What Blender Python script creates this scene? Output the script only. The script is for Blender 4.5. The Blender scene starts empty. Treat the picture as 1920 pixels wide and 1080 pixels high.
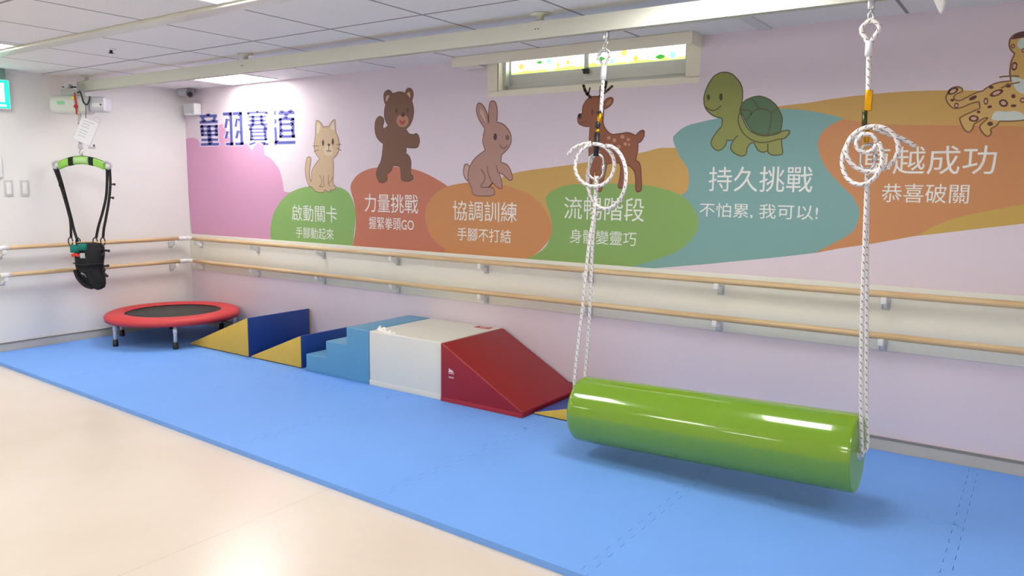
import bpy, bmesh, math, random
from mathutils import Vector, Matrix
from math import pi, sin, cos, radians

random.seed(7)
scene = bpy.context.scene
COL = scene.collection

# ------------------------------------------------------------------ camera
CAM_POS = Vector((6.3719, -4.0563, 1.3027))
YAW, PITCH, ROLL, FPX = 0.6061, -0.1323, 0.0104, 1438.34
fw = Vector((-sin(YAW)*cos(PITCH), cos(YAW)*cos(PITCH), sin(PITCH)))
rt = Vector((cos(YAW), sin(YAW), 0))
up = rt.cross(fw)
rt2 = cos(ROLL)*rt + sin(ROLL)*up
up2 = -sin(ROLL)*rt + cos(ROLL)*up
cam_data = bpy.data.cameras.new('camera')
cam_data.sensor_width = 36.0
cam_data.lens = FPX/1920*36
cam_data.clip_start = 0.05
cam = bpy.data.objects.new('camera', cam_data)
M4 = Matrix((rt2, up2, -fw)).transposed().to_4x4()
M4.translation = CAM_POS
cam.matrix_world = M4
COL.objects.link(cam)
scene.camera = cam

# ------------------------------------------------------------------ world, exposure, light strengths
world = bpy.data.worlds.new('world')
scene.world = world
world.use_nodes = True
world.node_tree.nodes['Background'].inputs[0].default_value = (0.75, 0.85, 1.0, 1)
world.node_tree.nodes['Background'].inputs[1].default_value = 1.0
vs = scene.view_settings
vs.view_transform = 'Standard'
vs.look = 'None'
vs.exposure = 0.68
vs.gamma = 1.0
vs.use_curve_mapping = False
PANEL = 10.0          # radiance of the ceiling light panels
WINDOW_GLOW = 2.2    # daylight through the window film

# ------------------------------------------------------------------ materials
def lin(c):
    c = c/255.0
    return c/12.92 if c <= 0.04045 else ((c+0.055)/1.055)**2.4
def rgb(c):
    return (lin(c[0]), lin(c[1]), lin(c[2]), 1.0)
MATS = {}
def mat(name, c, rough=0.6, metal=0.0, var=0.0, vscale=4.0, bump=0.0, bscale=60.0, spec=0.5, coat=0.0, coat_rough=0.1, trans=0.0):
    if name in MATS: return MATS[name]
    m = bpy.data.materials.new(name); m.use_nodes = True
    nt = m.node_tree; b = nt.nodes['Principled BSDF']
    b.inputs['Base Color'].default_value = rgb(c)
    b.inputs['Roughness'].default_value = rough
    b.inputs['Metallic'].default_value = metal
    b.inputs['Specular IOR Level'].default_value = spec
    b.inputs['Coat Weight'].default_value = coat
    b.inputs['Coat Roughness'].default_value = coat_rough
    b.inputs['Transmission Weight'].default_value = trans
    tc = nt.nodes.new('ShaderNodeTexCoord')
    if var > 0:
        n = nt.nodes.new('ShaderNodeTexNoise'); n.inputs['Scale'].default_value = vscale; n.inputs['Detail'].default_value = 4
        nt.links.new(tc.outputs['Object'], n.inputs['Vector'])
        mr = nt.nodes.new('ShaderNodeMapRange')
        mr.inputs['From Min'].default_value = 0.3; mr.inputs['From Max'].default_value = 0.7
        mr.inputs['To Min'].default_value = 1-var; mr.inputs['To Max'].default_value = 1+var
        nt.links.new(n.outputs['Fac'], mr.inputs['Value'])
        mx = nt.nodes.new('ShaderNodeVectorMath'); mx.operation = 'SCALE'
        mx.inputs[0].default_value = rgb(c)[:3]
        nt.links.new(mr.outputs['Result'], mx.inputs['Scale'])
        nt.links.new(mx.outputs['Vector'], b.inputs['Base Color'])
    if bump > 0:
        n2 = nt.nodes.new('ShaderNodeTexNoise'); n2.inputs['Scale'].default_value = bscale; n2.inputs['Detail'].default_value = 3
        nt.links.new(tc.outputs['Object'], n2.inputs['Vector'])
        bp = nt.nodes.new('ShaderNodeBump'); bp.inputs['Strength'].default_value = bump; bp.inputs['Distance'].default_value = 0.004
        nt.links.new(n2.outputs['Fac'], bp.inputs['Height'])
        nt.links.new(bp.outputs['Normal'], b.inputs['Normal'])
    MATS[name] = m
    return m
def emit(name, c, strength):
    if name in MATS: return MATS[name]
    m = bpy.data.materials.new(name); m.use_nodes = True
    nt = m.node_tree; nt.nodes.clear()
    e = nt.nodes.new('ShaderNodeEmission'); o = nt.nodes.new('ShaderNodeOutputMaterial')
    e.inputs[0].default_value = rgb(c); e.inputs[1].default_value = strength
    nt.links.new(e.outputs[0], o.inputs[0])
    MATS[name] = m
    return m

LILAC = mat('lilac_wallpaper', (228, 215, 224), 0.55, var=0.015, vscale=1.5, bump=0.05, bscale=180)
WHITEWALL = mat('white_wall_paint', (237, 236, 232), 0.6, var=0.012, vscale=1.2, bump=0.05, bscale=150)
BOARD = mat('rail_board_white', (240, 238, 224), 0.5, var=0.01)
CREAMTRIM = mat('cream_trim', (236, 230, 210), 0.45)
BASEB = mat('baseboard_grey', (196, 192, 182), 0.5, var=0.02)
BASESHADOW = mat('baseboard_gap_shadow', (140, 135, 132), 0.5)
WHITEPLAS = mat('white_plastic', (238, 238, 236), 0.35)
GREYPLAS = mat('grey_plastic', (190, 192, 196), 0.4)
BLACKPLAS = mat('black_plastic', (28, 28, 30), 0.4)
BLACKFAB = mat('black_webbing', (30, 31, 32), 0.85, var=0.15, vscale=40)
CHROME = mat('bright_steel', (215, 217, 220), 0.22, metal=1.0)
ALU = mat('aluminium', (200, 202, 204), 0.4, metal=0.35)
RAILPAINT = mat('track_off_white', (216, 218, 205), 0.35, var=0.01)
MATBLUE = mat('blue_foam', (122, 176, 255), 0.62, var=0.02, vscale=2.5, bump=0.25, bscale=350, spec=0.35)
YELLOW = mat('yellow_vinyl', (222, 184, 72), 0.5, var=0.04, vscale=9, bump=0.5, bscale=9)
NAVY = mat('navy_vinyl', (34, 72, 148), 0.45, var=0.04, vscale=5, bump=0.15, bscale=14)
DARKBASE = mat('dark_underside', (40, 42, 48), 0.7)
SKYBLUE = mat('sky_blue_vinyl', (96, 160, 198), 0.42, var=0.02, vscale=5, bump=0.12, bscale=10)
CREAMV = mat('cream_vinyl', (230, 229, 216), 0.42, var=0.015, vscale=5, bump=0.12, bscale=10)
REDV = mat('red_vinyl', (155, 24, 34), 0.42, var=0.03, vscale=5, bump=0.12, bscale=10)
REDPIPE = mat('red_piping', (196, 72, 74), 0.5)
REDPAD = mat('red_pad_fabric', (214, 66, 68), 0.55, var=0.04, vscale=10, bump=0.3, bscale=14)
MESHBLACK = mat('trampoline_mat', (66, 66, 62), 0.8, var=0.05, vscale=30)
LIME = mat('lime_vinyl', (119, 164, 14), 0.16, var=0.012, vscale=3, bump=0.02, bscale=6, coat=1.0, coat_rough=0.05)
LIMECAP = mat('lime_vinyl_end', (140, 190, 60), 0.35)
GOLD = mat('gold_anodised', (226, 168, 30), 0.3, metal=0.9)
LIMEPAD = mat('lime_pad_fabric', (150, 212, 90), 0.7, var=0.04, vscale=20)
LIMEPATCH = mat('pale_green_patch', (190, 232, 160), 0.7)
TEALFAB = mat('teal_fabric', (24, 130, 116), 0.8, var=0.08, vscale=30)
REDFAB = mat('red_fabric', (214, 62, 44), 0.8)
HOISTW = mat('hoist_housing', (216, 220, 212), 0.4)
HOISTG = mat('hoist_badge_green', (150, 212, 160), 0.5)
BATT = mat('hoist_battery_grey', (206, 207, 214), 0.35)
PAPER = mat('paper_white', (240, 240, 244), 0.5)
PAPERLINE = mat('paper_print', (190, 192, 205), 0.7)
REDPLAS = mat('red_plastic', (196, 34, 48), 0.4)
CAPTION = mat('caption_white', (240, 240, 234), 0.55)

def wood_mat():
    m = bpy.data.materials.new('pale_wood'); m.use_nodes = True
    nt = m.node_tree; b = nt.nodes['Principled BSDF']
    b.inputs['Roughness'].default_value = 0.42
    tc = nt.nodes.new('ShaderNodeTexCoord')
    mp = nt.nodes.new('ShaderNodeMapping'); mp.inputs['Scale'].default_value = (2.5, 2.5, 45)
    n = nt.nodes.new('ShaderNodeTexNoise'); n.inputs['Scale'].default_value = 1.0; n.inputs['Detail'].default_value = 5
    cr = nt.nodes.new('ShaderNodeValToRGB')
    cr.color_ramp.elements[0].color = rgb((206, 172, 124)); cr.color_ramp.elements[0].position = 0.3
    cr.color_ramp.elements[1].color = rgb((232, 206, 162)); cr.color_ramp.elements[1].position = 0.7
    nt.links.new(tc.outputs['Object'], mp.inputs['Vector']); nt.links.new(mp.outputs[0], n.inputs['Vector'])
    nt.links.new(n.outputs['Fac'], cr.inputs[0]); nt.links.new(cr.outputs[0], b.inputs['Base Color'])
    return m
WOOD = wood_mat()

def floor_mat():
    m = bpy.data.materials.new('cream_vinyl_floor'); m.use_nodes = True
    nt = m.node_tree; b = nt.nodes['Principled BSDF']
    tc = nt.nodes.new('ShaderNodeTexCoord')
    n = nt.nodes.new('ShaderNodeTexNoise'); n.inputs['Scale'].default_value = 1.3; n.inputs['Detail'].default_value = 6
    cr = nt.nodes.new('ShaderNodeValToRGB')
    cr.color_ramp.elements[0].color = rgb((230, 217, 200)); cr.color_ramp.elements[0].position = 0.3
    cr.color_ramp.elements[1].color = rgb((238, 226, 211)); cr.color_ramp.elements[1].position = 0.7
    nt.links.new(tc.outputs['Object'], n.inputs['Vector']); nt.links.new(n.outputs['Fac'], cr.inputs[0])
    br = nt.nodes.new('ShaderNodeTexBrick')
    br.offset = 0.0
    br.inputs['Scale'].default_value = 1.0
    br.inputs['Brick Width'].default_value = 3.66; br.inputs['Row Height'].default_value = 60.0
    br.inputs['Mortar Size'].default_value = 0.0022; br.inputs['Mortar Smooth'].default_value = 0.3
    br.inputs['Color2'].default_value = (1, 1, 1, 1); br.inputs['Color1'].default_value = (1, 1, 1, 1)
    br.inputs['Mortar'].default_value = (0.86, 0.84, 0.8, 1)
    mp = nt.nodes.new('ShaderNodeMapping'); mp.inputs['Location'].default_value = (-0.27, 20.0, 0)
    nt.links.new(tc.outputs['Object'], mp.inputs['Vector']); nt.links.new(mp.outputs[0], br.inputs['Vector'])
    mx = nt.nodes.new('ShaderNodeMix'); mx.data_type = 'RGBA'; mx.blend_type = 'MULTIPLY'; mx.inputs['Factor'].default_value = 1
    nt.links.new(cr.outputs[0], mx.inputs['A']); nt.links.new(br.outputs['Color'], mx.inputs['B'])
    nt.links.new(mx.outputs['Result'], b.inputs['Base Color'])
    b.inputs['Roughness'].default_value = 0.22
    n2 = nt.nodes.new('ShaderNodeTexNoise'); n2.inputs['Scale'].default_value = 3.5; n2.inputs['Detail'].default_value = 3
    nt.links.new(tc.outputs['Object'], n2.inputs['Vector'])
    bp = nt.nodes.new('ShaderNodeBump'); bp.inputs['Strength'].default_value = 0.12; bp.inputs['Distance'].default_value = 0.01
    nt.links.new(n2.outputs['Fac'], bp.inputs['Height']); nt.links.new(bp.outputs['Normal'], b.inputs['Normal'])
    return m
FLOOR = floor_mat()

GX0, GSX, GY0, GSY = 0.623, 0.643, -1.176, 0.61
def ceil_mat():
    m = bpy.data.materials.new('ceiling_tiles'); m.use_nodes = True
    nt = m.node_tree; b = nt.nodes['Principled BSDF']; b.inputs['Roughness'].default_value = 0.75
    tc = nt.nodes.new('ShaderNodeTexCoord')
    sp = nt.nodes.new('ShaderNodeSeparateXYZ'); nt.links.new(tc.outputs['Object'], sp.inputs[0])
    def line(out, origin, pitch, half):
        a = nt.nodes.new('ShaderNodeMath'); a.operation = 'SUBTRACT'; a.inputs[1].default_value = origin
        nt.links.new(out, a.inputs[0])
        d = nt.nodes.new('ShaderNodeMath'); d.operation = 'DIVIDE'; d.inputs[1].default_value = pitch
        nt.links.new(a.outputs[0], d.inputs[0])
        p = nt.nodes.new('ShaderNodeMath'); p.operation = 'PINGPONG'; p.inputs[1].default_value = 0.5
        nt.links.new(d.outputs[0], p.inputs[0])
        g = nt.nodes.new('ShaderNodeMath'); g.operation = 'LESS_THAN'; g.inputs[1].default_value = half/pitch
        nt.links.new(p.outputs[0], g.inputs[0])
        return g.outputs[0]
    mxm = nt.nodes.new('ShaderNodeMath'); mxm.operation = 'MAXIMUM'
    nt.links.new(line(sp.outputs['X'], GX0, GSX, 0.008), mxm.inputs[0])
    nt.links.new(line(sp.outputs['Y'], GY0, GSY, 0.008), mxm.inputs[1])
    n = nt.nodes.new('ShaderNodeTexNoise'); n.inputs['Scale'].default_value = 120; n.inputs['Detail'].default_value = 2
    nt.links.new(tc.outputs['Object'], n.inputs['Vector'])
    cr = nt.nodes.new('ShaderNodeValToRGB')
    cr.color_ramp.elements[0].color = rgb((236, 234, 232)); cr.color_ramp.elements[0].position = 0.35
    cr.color_ramp.elements[1].color = rgb((243, 241, 239)); cr.color_ramp.elements[1].position = 0.65
    nt.links.new(n.outputs['Fac'], cr.inputs[0])
    mx = nt.nodes.new('ShaderNodeMix'); mx.data_type = 'RGBA'
    nt.links.new(mxm.outputs[0], mx.inputs['Factor']); nt.links.new(cr.outputs[0], mx.inputs['A'])
    mx.inputs['B'].default_value = rgb((150, 148, 150))
    nt.links.new(mx.outputs['Result'], b.inputs['Base Color'])
    return m
CEIL = ceil_mat()

def rope_mat():
    m = bpy.data.materials.new('white_rope_dark_flecks'); m.use_nodes = True
    nt = m.node_tree; b = nt.nodes['Principled BSDF']; b.inputs['Roughness'].default_value = 0.7
    uv = nt.nodes.new('ShaderNodeTexCoord')
    sp = nt.nodes.new('ShaderNodeSeparateXYZ'); nt.links.new(uv.outputs['UV'], sp.inputs[0])
    # helical tracer thread: phase = v*k + u, drawn only on a part of the turn
    a = nt.nodes.new('ShaderNodeMath'); a.operation = 'MULTIPLY'; a.inputs[1].default_value = 34.0
    nt.links.new(sp.outputs['Y'], a.inputs[0])
    u2 = nt.nodes.new('ShaderNodeMath'); u2.operation = 'MULTIPLY'; u2.inputs[1].default_value = 2.0
    nt.links.new(sp.outputs['X'], u2.inputs[0])
    s = nt.nodes.new('ShaderNodeMath'); s.operation = 'ADD'
    nt.links.new(a.outputs[0], s.inputs[0]); nt.links.new(u2.outputs[0], s.inputs[1])
    f = nt.nodes.new('ShaderNodeMath'); f.operation = 'FRACT'; nt.links.new(s.outputs[0], f.inputs[0])
    l = nt.nodes.new('ShaderNodeMath'); l.operation = 'LESS_THAN'; l.inputs[1].default_value = 0.15
    nt.links.new(f.outputs[0], l.inputs[0])
    u5 = nt.nodes.new('ShaderNodeMath'); u5.operation = 'MULTIPLY'; u5.inputs[1].default_value = 4.0
    nt.links.new(sp.outputs['X'], u5.inputs[0])
    f2 = nt.nodes.new('ShaderNodeMath'); f2.operation = 'FRACT'; nt.links.new(u5.outputs[0], f2.inputs[0])
    l2 = nt.nodes.new('ShaderNodeMath'); l2.operation = 'LESS_THAN'; l2.inputs[1].default_value = 0.6
    nt.links.new(f2.outputs[0], l2.inputs[0])
    mu = nt.nodes.new('ShaderNodeMath'); mu.operation = 'MULTIPLY'
    nt.links.new(l.outputs[0], mu.inputs[0]); nt.links.new(l2.outputs[0], mu.inputs[1])
    mx = nt.nodes.new('ShaderNodeMix'); mx.data_type = 'RGBA'
    mx.inputs['A'].default_value = rgb((240, 236, 234)); mx.inputs['B'].default_value = rgb((92, 56, 60))
    nt.links.new(mu.outputs[0], mx.inputs['Factor'])
    nt.links.new(mx.outputs['Result'], b.inputs['Base Color'])
    # braid bump
    w = nt.nodes.new('ShaderNodeTexWave'); w.inputs['Scale'].default_value = 60; w.inputs['Distortion'].default_value = 1
    nt.links.new(uv.outputs['UV'], w.inputs['Vector'])
    bp = nt.nodes.new('ShaderNodeBump'); bp.inputs['Strength'].default_value = 0.3; bp.inputs['Distance'].default_value = 0.002
    nt.links.new(w.outputs['Fac'], bp.inputs['Height']); nt.links.new(bp.outputs['Normal'], b.inputs['Normal'])
    return m
ROPE = rope_mat()

# ------------------------------------------------------------------ mesh helpers
class MB:
    """collects shapes, then links them as one mesh object"""
    def __init__(s):
        s.bm = bmesh.new(); s.uv = s.bm.loops.layers.uv.new('UVMap'); s.mi = 0; s.mats = []
    def use(s, m):
        if m not in s.mats: s.mats.append(m)
        s.mi = s.mats.index(m); return s
    def face(s, vs, smooth=False):
        try:
            f = s.bm.faces.new(vs)
        except ValueError:
            return None
        f.material_index = s.mi; f.smooth = smooth
        return f
    def box(s, a, b, bev=0.0, T=None):
        x0, y0, z0 = a; x1, y1, z1 = b
        t = bmesh.new()
        vs = [t.verts.new(p) for p in ((x0,y0,z0),(x1,y0,z0),(x1,y1,z0),(x0,y1,z0),(x0,y0,z1),(x1,y0,z1),(x1,y1,z1),(x0,y1,z1))]
        for q in ((0,3,2,1),(4,5,6,7),(0,1,5,4),(1,2,6,5),(2,3,7,6),(3,0,4,7)): t.faces.new([vs[i] for i in q])
        if bev > 0: bmesh.ops.bevel(t, geom=list(t.edges), offset=bev, segments=3, profile=0.5, affect='EDGES')
        s.merge(t, T, bev > 0); return s
    def merge(s, t, T=None, smooth=False):
        mp = {}
        for v in t.verts: mp[v] = s.bm.verts.new(T @ v.co if T else v.co)
        for f in t.faces:
            s.face([mp[v] for v in f.verts], smooth)
        t.free()
    def prism(s, poly, axis, a, b, bev=0.0, segs=3):
        """extrude a 2-D outline along an axis: 'y' takes (x,z), 'z' takes (x,y), 'x' takes (y,z)"""
        def P(p, d): return (p[0], d, p[1]) if axis == 'y' else ((p[0], p[1], d) if axis == 'z' else (d, p[0], p[1]))
        t = bmesh.new()
        A = [t.verts.new(P(p, a)) for p in poly]; B = [t.verts.new(P(p, b)) for p in poly]
        n = len(poly)
        t.faces.new(A); t.faces.new(B[::-1])
        for i in range(n): t.faces.new((A[i], B[i], B[(i+1) % n], A[(i+1) % n]))
        bmesh.ops.recalc_face_normals(t, faces=t.faces)
        if bev > 0: bmesh.ops.bevel(t, geom=list(t.edges), offset=bev, segments=segs, profile=0.5, affect='EDGES')
        s.merge(t, None, bev > 0); return s
    def tube(s, pts, r, seg=10, closed=False, caps=True, flat=None):
        """tube along points; r a number or list; flat=(ratio) squashes it into a strap"""
        P = [Vector(p) for p in pts]; n = len(P)
        R = r if isinstance(r, (list, tuple)) else [r]*n
        tan = []
        for i in range(n):
            if closed: t = P[(i+1) % n]-P[i-1]
            else: t = P[min(i+1, n-1)]-P[max(i-1, 0)]
            tan.append(t.normalized())
        ref = Vector((0, 0, 1)) if abs(tan[0].z) < 0.9 else Vector((0.57, -0.82, 0))
        nrm = (ref - tan[0]*ref.dot(tan[0])).normalized()
        rings = []; L = 0; Ls = []
        for i in range(n):
            if i: 
                L += (P[i]-P[i-1]).length
                nrm = (nrm - tan[i]*nrm.dot(tan[i])).normalized()
            Ls.append(L)
            bi = tan[i].cross(nrm)
            fl = flat or 1.0
            rings.append([s.bm.verts.new(P[i] + (nrm*cos(2*pi*k/seg)*fl + bi*sin(2*pi*k/seg))*R[i]) for k in range(seg)])
        m = n if closed else n-1
        for i in range(m):
            a, b = rings[i], rings[(i+1) % n]
            v0, v1 = Ls[i], (Ls[i+1] if i+1 < n else L + (P[0]-P[-1]).length)
            for k in range(seg):
                k2 = (k+1) % seg
                f = s.face((a[k], a[k2], b[k2], b[k]), True)
                if f:
                    for lp, uvv in zip(f.loops, ((k/seg, v0), ((k+1)/seg, v0), ((k+1)/seg, v1), (k/seg, v1))): lp[s.uv].uv = uvv
        if caps and not closed:
            s.face(rings[0][::-1]); s.face(rings[-1])
        return s
    def lathe(s, prof, origin, axis=(0, 0, 1), seg=32, caps=True):
        """profile of (radius, height) turned about an axis through origin"""
        ax = Vector(axis).normalized()
        ref = Vector((1, 0, 0)) if abs(ax.x) < 0.8 else Vector((0, 0, 1))
        u = (ref-ax*ref.dot(ax)).normalized(); v = ax.cross(u); o = Vector(origin)
        rings = []
        for r, h in prof:
            rings.append([s.bm.verts.new(o+ax*h+(u*cos(2*pi*k/seg)+v*sin(2*pi*k/seg))*max(r, 1e-5)) for k in range(seg)])
        for a, b in zip(rings[:-1], rings[1:]):
            for k in range(seg):
                k2 = (k+1) % seg
                s.face((a[k], a[k2], b[k2], b[k]), True)
        if caps:
            s.face(rings[0][::-1]); s.face(rings[-1])
        return s
    def loft(s, rings, caps=True, smooth=True):
        R = [[s.bm.verts.new(p) for p in ring] for ring in rings]
        n = len(R[0])
        for a, b in zip(R[:-1], R[1:]):
            for k in range(n):
                k2 = (k+1) % n
                s.face((a[k], a[k2], b[k2], b[k]), smooth)
        if caps:
            s.face(R[0][::-1]); s.face(R[-1])
        return s
    def ball(s, c, r, sc=(1, 1, 1)):
        t = bmesh.new(); bmesh.ops.create_uvsphere(t, u_segments=14, v_segments=9, radius=r)
        s.merge(t, Matrix.Translation(c) @ Matrix.Diagonal((*sc, 1)), True); return s
    def build(s, name, m=None, parent=None, recalc=True, **props):
        if recalc: bmesh.ops.recalc_face_normals(s.bm, faces=s.bm.faces)
        me = bpy.data.meshes.new(name); s.bm.to_mesh(me); s.bm.free()
        for x in (s.mats or [m]): me.materials.append(x)
        o = bpy.data.objects.new(name, me); COL.objects.link(o)
        if parent is not None:
            o.parent = parent
            o.location = -parent.location if parent.type == 'EMPTY' and parent.parent is None else (0, 0, 0)
        for k, v in props.items(): o[k] = v
        return o
def sharpen(o, deg=35):
    """flat look across hard edges of a smooth-shaded mesh"""
    me = o.data
    bm = bmesh.new(); bm.from_mesh(me)
    for e in bm.edges:
        if len(e.link_faces) == 2 and e.calc_face_angle(0) > radians(deg): e.smooth = False
    bm.to_mesh(me); bm.free()
    return o
def thing(name, label, cat, loc=(0, 0, 0), group=None):
    o = bpy.data.objects.new(name, None); COL.objects.link(o); o.location = loc
    o.empty_display_size = 0.1
    o['label'] = label; o['category'] = cat
    if group: o['group'] = group
    return o
def tag(o, label, cat, group=None):
    o['label'] = label; o['category'] = cat
    if group: o['group'] = group
    return o
def structure(o, label=None):
    o['kind'] = 'structure'
    if label: o['label'] = label
    return o
def smooth_path(pts, n=8, closed=False):
    P = [Vector(p) for p in pts]; N = len(P); out = []
    g = (lambda k: P[k % N]) if closed else (lambda k: P[min(max(k, 0), N-1)])
    for i in range(N if closed else N-1):
        p0, p1, p2, p3 = g(i-1), g(i), g(i+1), g(i+2)
        for k in range(n):
            t = k/n
            out.append(.5*((2*p1)+(-p0+p2)*t+(2*p0-5*p1+4*p2-p3)*t*t+(-p0+3*p1-3*p2+p3)*t**3))
    if not closed: out.append(P[-1])
    return out

# ------------------------------------------------------------------ dimensions
H = 2.11            # ceiling
MT = 0.027          # mat thickness
XR, YF = 9.4, -8.6  # far ends of the room behind the camera
WX0, WX1, WZ0, WZ1 = 3.431, 4.700, 1.897, 2.11   # window opening

# ------------------------------------------------------------------ ceiling light panels (the room's lamps, plus unseen ones added for light)
PANELMAT = emit('lit_diffuser', (253, 250, 246), PANEL)
def ceiling_light(x0, y0, w, d, label):
    t = thing('ceiling_light', label, 'ceiling light', ((x0+w/2), (y0+d/2), H), 'square ceiling light panels')
    m = MB(); m.use(WHITEPLAS)
    e = 0.018
    for a, b in (((x0, y0), (x0+w, y0+e)), ((x0, y0+d-e), (x0+w, y0+d)), ((x0, y0+e), (x0+e, y0+d-e)), ((x0+w-e, y0+e), (x0+w, y0+d-e))):
        m.box((a[0], a[1], H-0.007), (b[0], b[1], H-0.0005))
    m.build('frame', None, t)
    m = MB(); m.use(PANELMAT).box((x0+e, y0+e, H-0.005), (x0+w-e, y0+d-e, H-0.0005)); m.build('diffuser', None, t)
ceiling_light(0.62, -2.45, .60, .60, 'lit ceiling panel at the left edge, in front of the exit sign')
ceiling_light(3.20, -2.45, .60, .60, 'lit ceiling panel cut by the top edge, beside the flat ceiling strip')
ceiling_light(0.76, -0.64, .62, .60, 'lit ceiling panel close to the wall above the big blue title')
ceiling_light(4.93, -1.62, .60, .60, 'lit ceiling panel beside the overhead track, above the photo edge')
for y in (-5.0, -7.4):  # rows added out of view to bring more light onto the walls
    for x in (0.62, 3.2, 5.8, 8.4):
        ceiling_light(x, y, .60, .60, 'added ceiling light panel, unseen, in the rows behind the camera')
ceiling_light(7.4, -2.45, .60, .60, 'added ceiling light panel, unseen, beyond the right edge')  # extra panel added out of view for the lighting

# ------------------------------------------------------------------ room shell
m = MB(); m.use(FLOOR).box((-0.15, YF-0.15, -0.1), (XR+0.15, 0.2, 0.0)); structure(m.build('floor', None))
m = MB(); m.use(CEIL).box((-0.15, YF-0.15, H), (XR+0.15, 0.2, H+0.1)); structure(m.build('ceiling', None))
m = MB(); m.use(LILAC)
m.box((-0.15, 0, 0), (WX0, 0.2, H)); m.box((WX1, 0, 0), (XR+0.15, 0.2, H)); m.box((WX0, 0, 0), (WX1, 0.2, WZ0))
structure(m.build('wall_back', None))
m = MB(); m.use(WHITEWALL).box((-0.15, YF-0.15, 0), (0, 0, H)); structure(m.build('wall_left', None))
m = MB(); m.use(WHITEWALL).box((XR, YF, 0), (XR+0.15, 0, H)); structure(m.build('wall_right', None))
m = MB(); m.use(WHITEWALL).box((0, YF-0.15, 0), (XR+.15, YF, H)); structure(m.build('wall_front', None))
# baseboards; the grey top strip paints the shadow line of the gap
m = MB(); m.use(BASEB).box((0.0, -0.010, 0), (XR, -0.0002, 0.084)); m.use(BASESHADOW).box((0.0, -0.013, 0.084), (XR, -0.0002, 0.094)); structure(m.build('baseboard_back', None))
m = MB(); m.use(BASEB).box((0.0002, YF, 0), (0.010, -0.013, 0.084)); m.use(BASESHADOW).box((0.0002, YF, 0.084), (0.013, -0.013, 0.092)); structure(m.build('baseboard_left', None))
# white board behind the two handrails
m = MB(); m.use(BOARD).box((0.0, -0.008, 0.526), (XR, -0.0002, 0.843), 0.002); structure(m.build('trim_1', None), 'white board along the wall behind both handrails')
# flat ceiling strip and the wide seam by the wall
m = MB(); m.use(RAILPAINT).box((0.0, -1.842, H-0.018), (XR, -1.752, H-0.0005), 0.003); structure(m.build('trim_2', None), 'flat off-white strip running along the ceiling')
m = MB(); m.use(mat('seam_grey', (226, 224, 223), .6)).box((5.085, -0.86, H-0.006), (5.15, -0.001, H-0.0005), 0.002); structure(m.build('trim_3', None))

# ------------------------------------------------------------------ window with film, curtain box
wl = bpy.data.objects.new('window_1', None); COL.objects.link(wl); wl.location = ((WX0+WX1)/2, 0, WZ0); wl['kind'] = 'structure'
m = MB(); m.use(CREAMTRIM)
m.box((3.352, -0.0006, 1.865), (4.775, 0.004, WZ0+.002)); m.box((3.352, -0.0006, WZ0), (WX0, 0.004, H-.001)); m.box((WX1, -0.0006, WZ0), (4.775, 0.004, H-.001))
m.build('window_frame', None, wl)
m = MB(); m.use(CREAMTRIM).box((WX0+.0005, 0.004, WZ0-0.001), (WX1-.0005, 0.2, WZ0+0.006)); m.box((WX0, 0.004, WZ0), (WX0+0.008, 0.2, H-.001)); m.box((WX1-0.008, .004, WZ0), (WX1, .2, H-.001)); m.build('window_sill', None, wl)
m = MB(); m.use(ALU)
m.box((WX0+.008, 0.075, WZ0+.006), (WX1-.008, 0.14, 1.935), 0.003)         # bottom track
m.box((WX0+.008, 0.05, 1.935), (WX0+0.03, 0.14, H-.001)); m.box((WX1-0.03, 0.05, 1.935), (WX1-.008, 0.14, H-.001))
structure_part = m.build('window_track', None, wl)
def film():
    mm = bpy.data.materials.new('window_film'); mm.use_nodes = True
    nt = mm.node_tree; nt.nodes.clear()
    o = nt.nodes.new('ShaderNodeOutputMaterial'); e = nt.nodes.new('ShaderNodeEmission'); nt.links.new(e.outputs[0], o.inputs[0])
    tc = nt.nodes.new('ShaderNodeTexCoord'); sp = nt.nodes.new('ShaderNodeSeparateXYZ'); nt.links.new(tc.outputs['Object'], sp.inputs[0])
    n = nt.nodes.new('ShaderNodeTexNoise'); n.inputs['Scale'].default_value = 14; nt.links.new(tc.outputs['Object'], n.inputs['Vector'])
    a = nt.nodes.new('ShaderNodeMath'); a.operation = 'MULTIPLY_ADD'; a.inputs[1].default_value = 0.05; nt.links.new(n.outputs['Fac'], a.inputs[0]); nt.links.new(sp.outputs['Z'], a.inputs[2])
    mr = nt.nodes.new('ShaderNodeMapRange'); mr.inputs['From Min'].default_value = 2.035; mr.inputs['From Max'].default_value = 2.085
    nt.links.new(a.outputs[0], mr.inputs['Value'])
    cr = nt.nodes.new('ShaderNodeValToRGB')
    cr.color_ramp.elements[0].color = rgb((150, 200, 80)); cr.color_ramp.elements[0].position = 0.2
    cr.color_ramp.elements[1].color = rgb((255, 255, 248)); cr.color_ramp.elements[1].position = 0.75
    nt.links.new(mr.outputs['Result'], cr.inputs[0]); nt.links.new(cr.outputs[0], e.inputs[0]); e.inputs[1].default_value = WINDOW_GLOW
    return mm
FILM = film()
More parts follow.
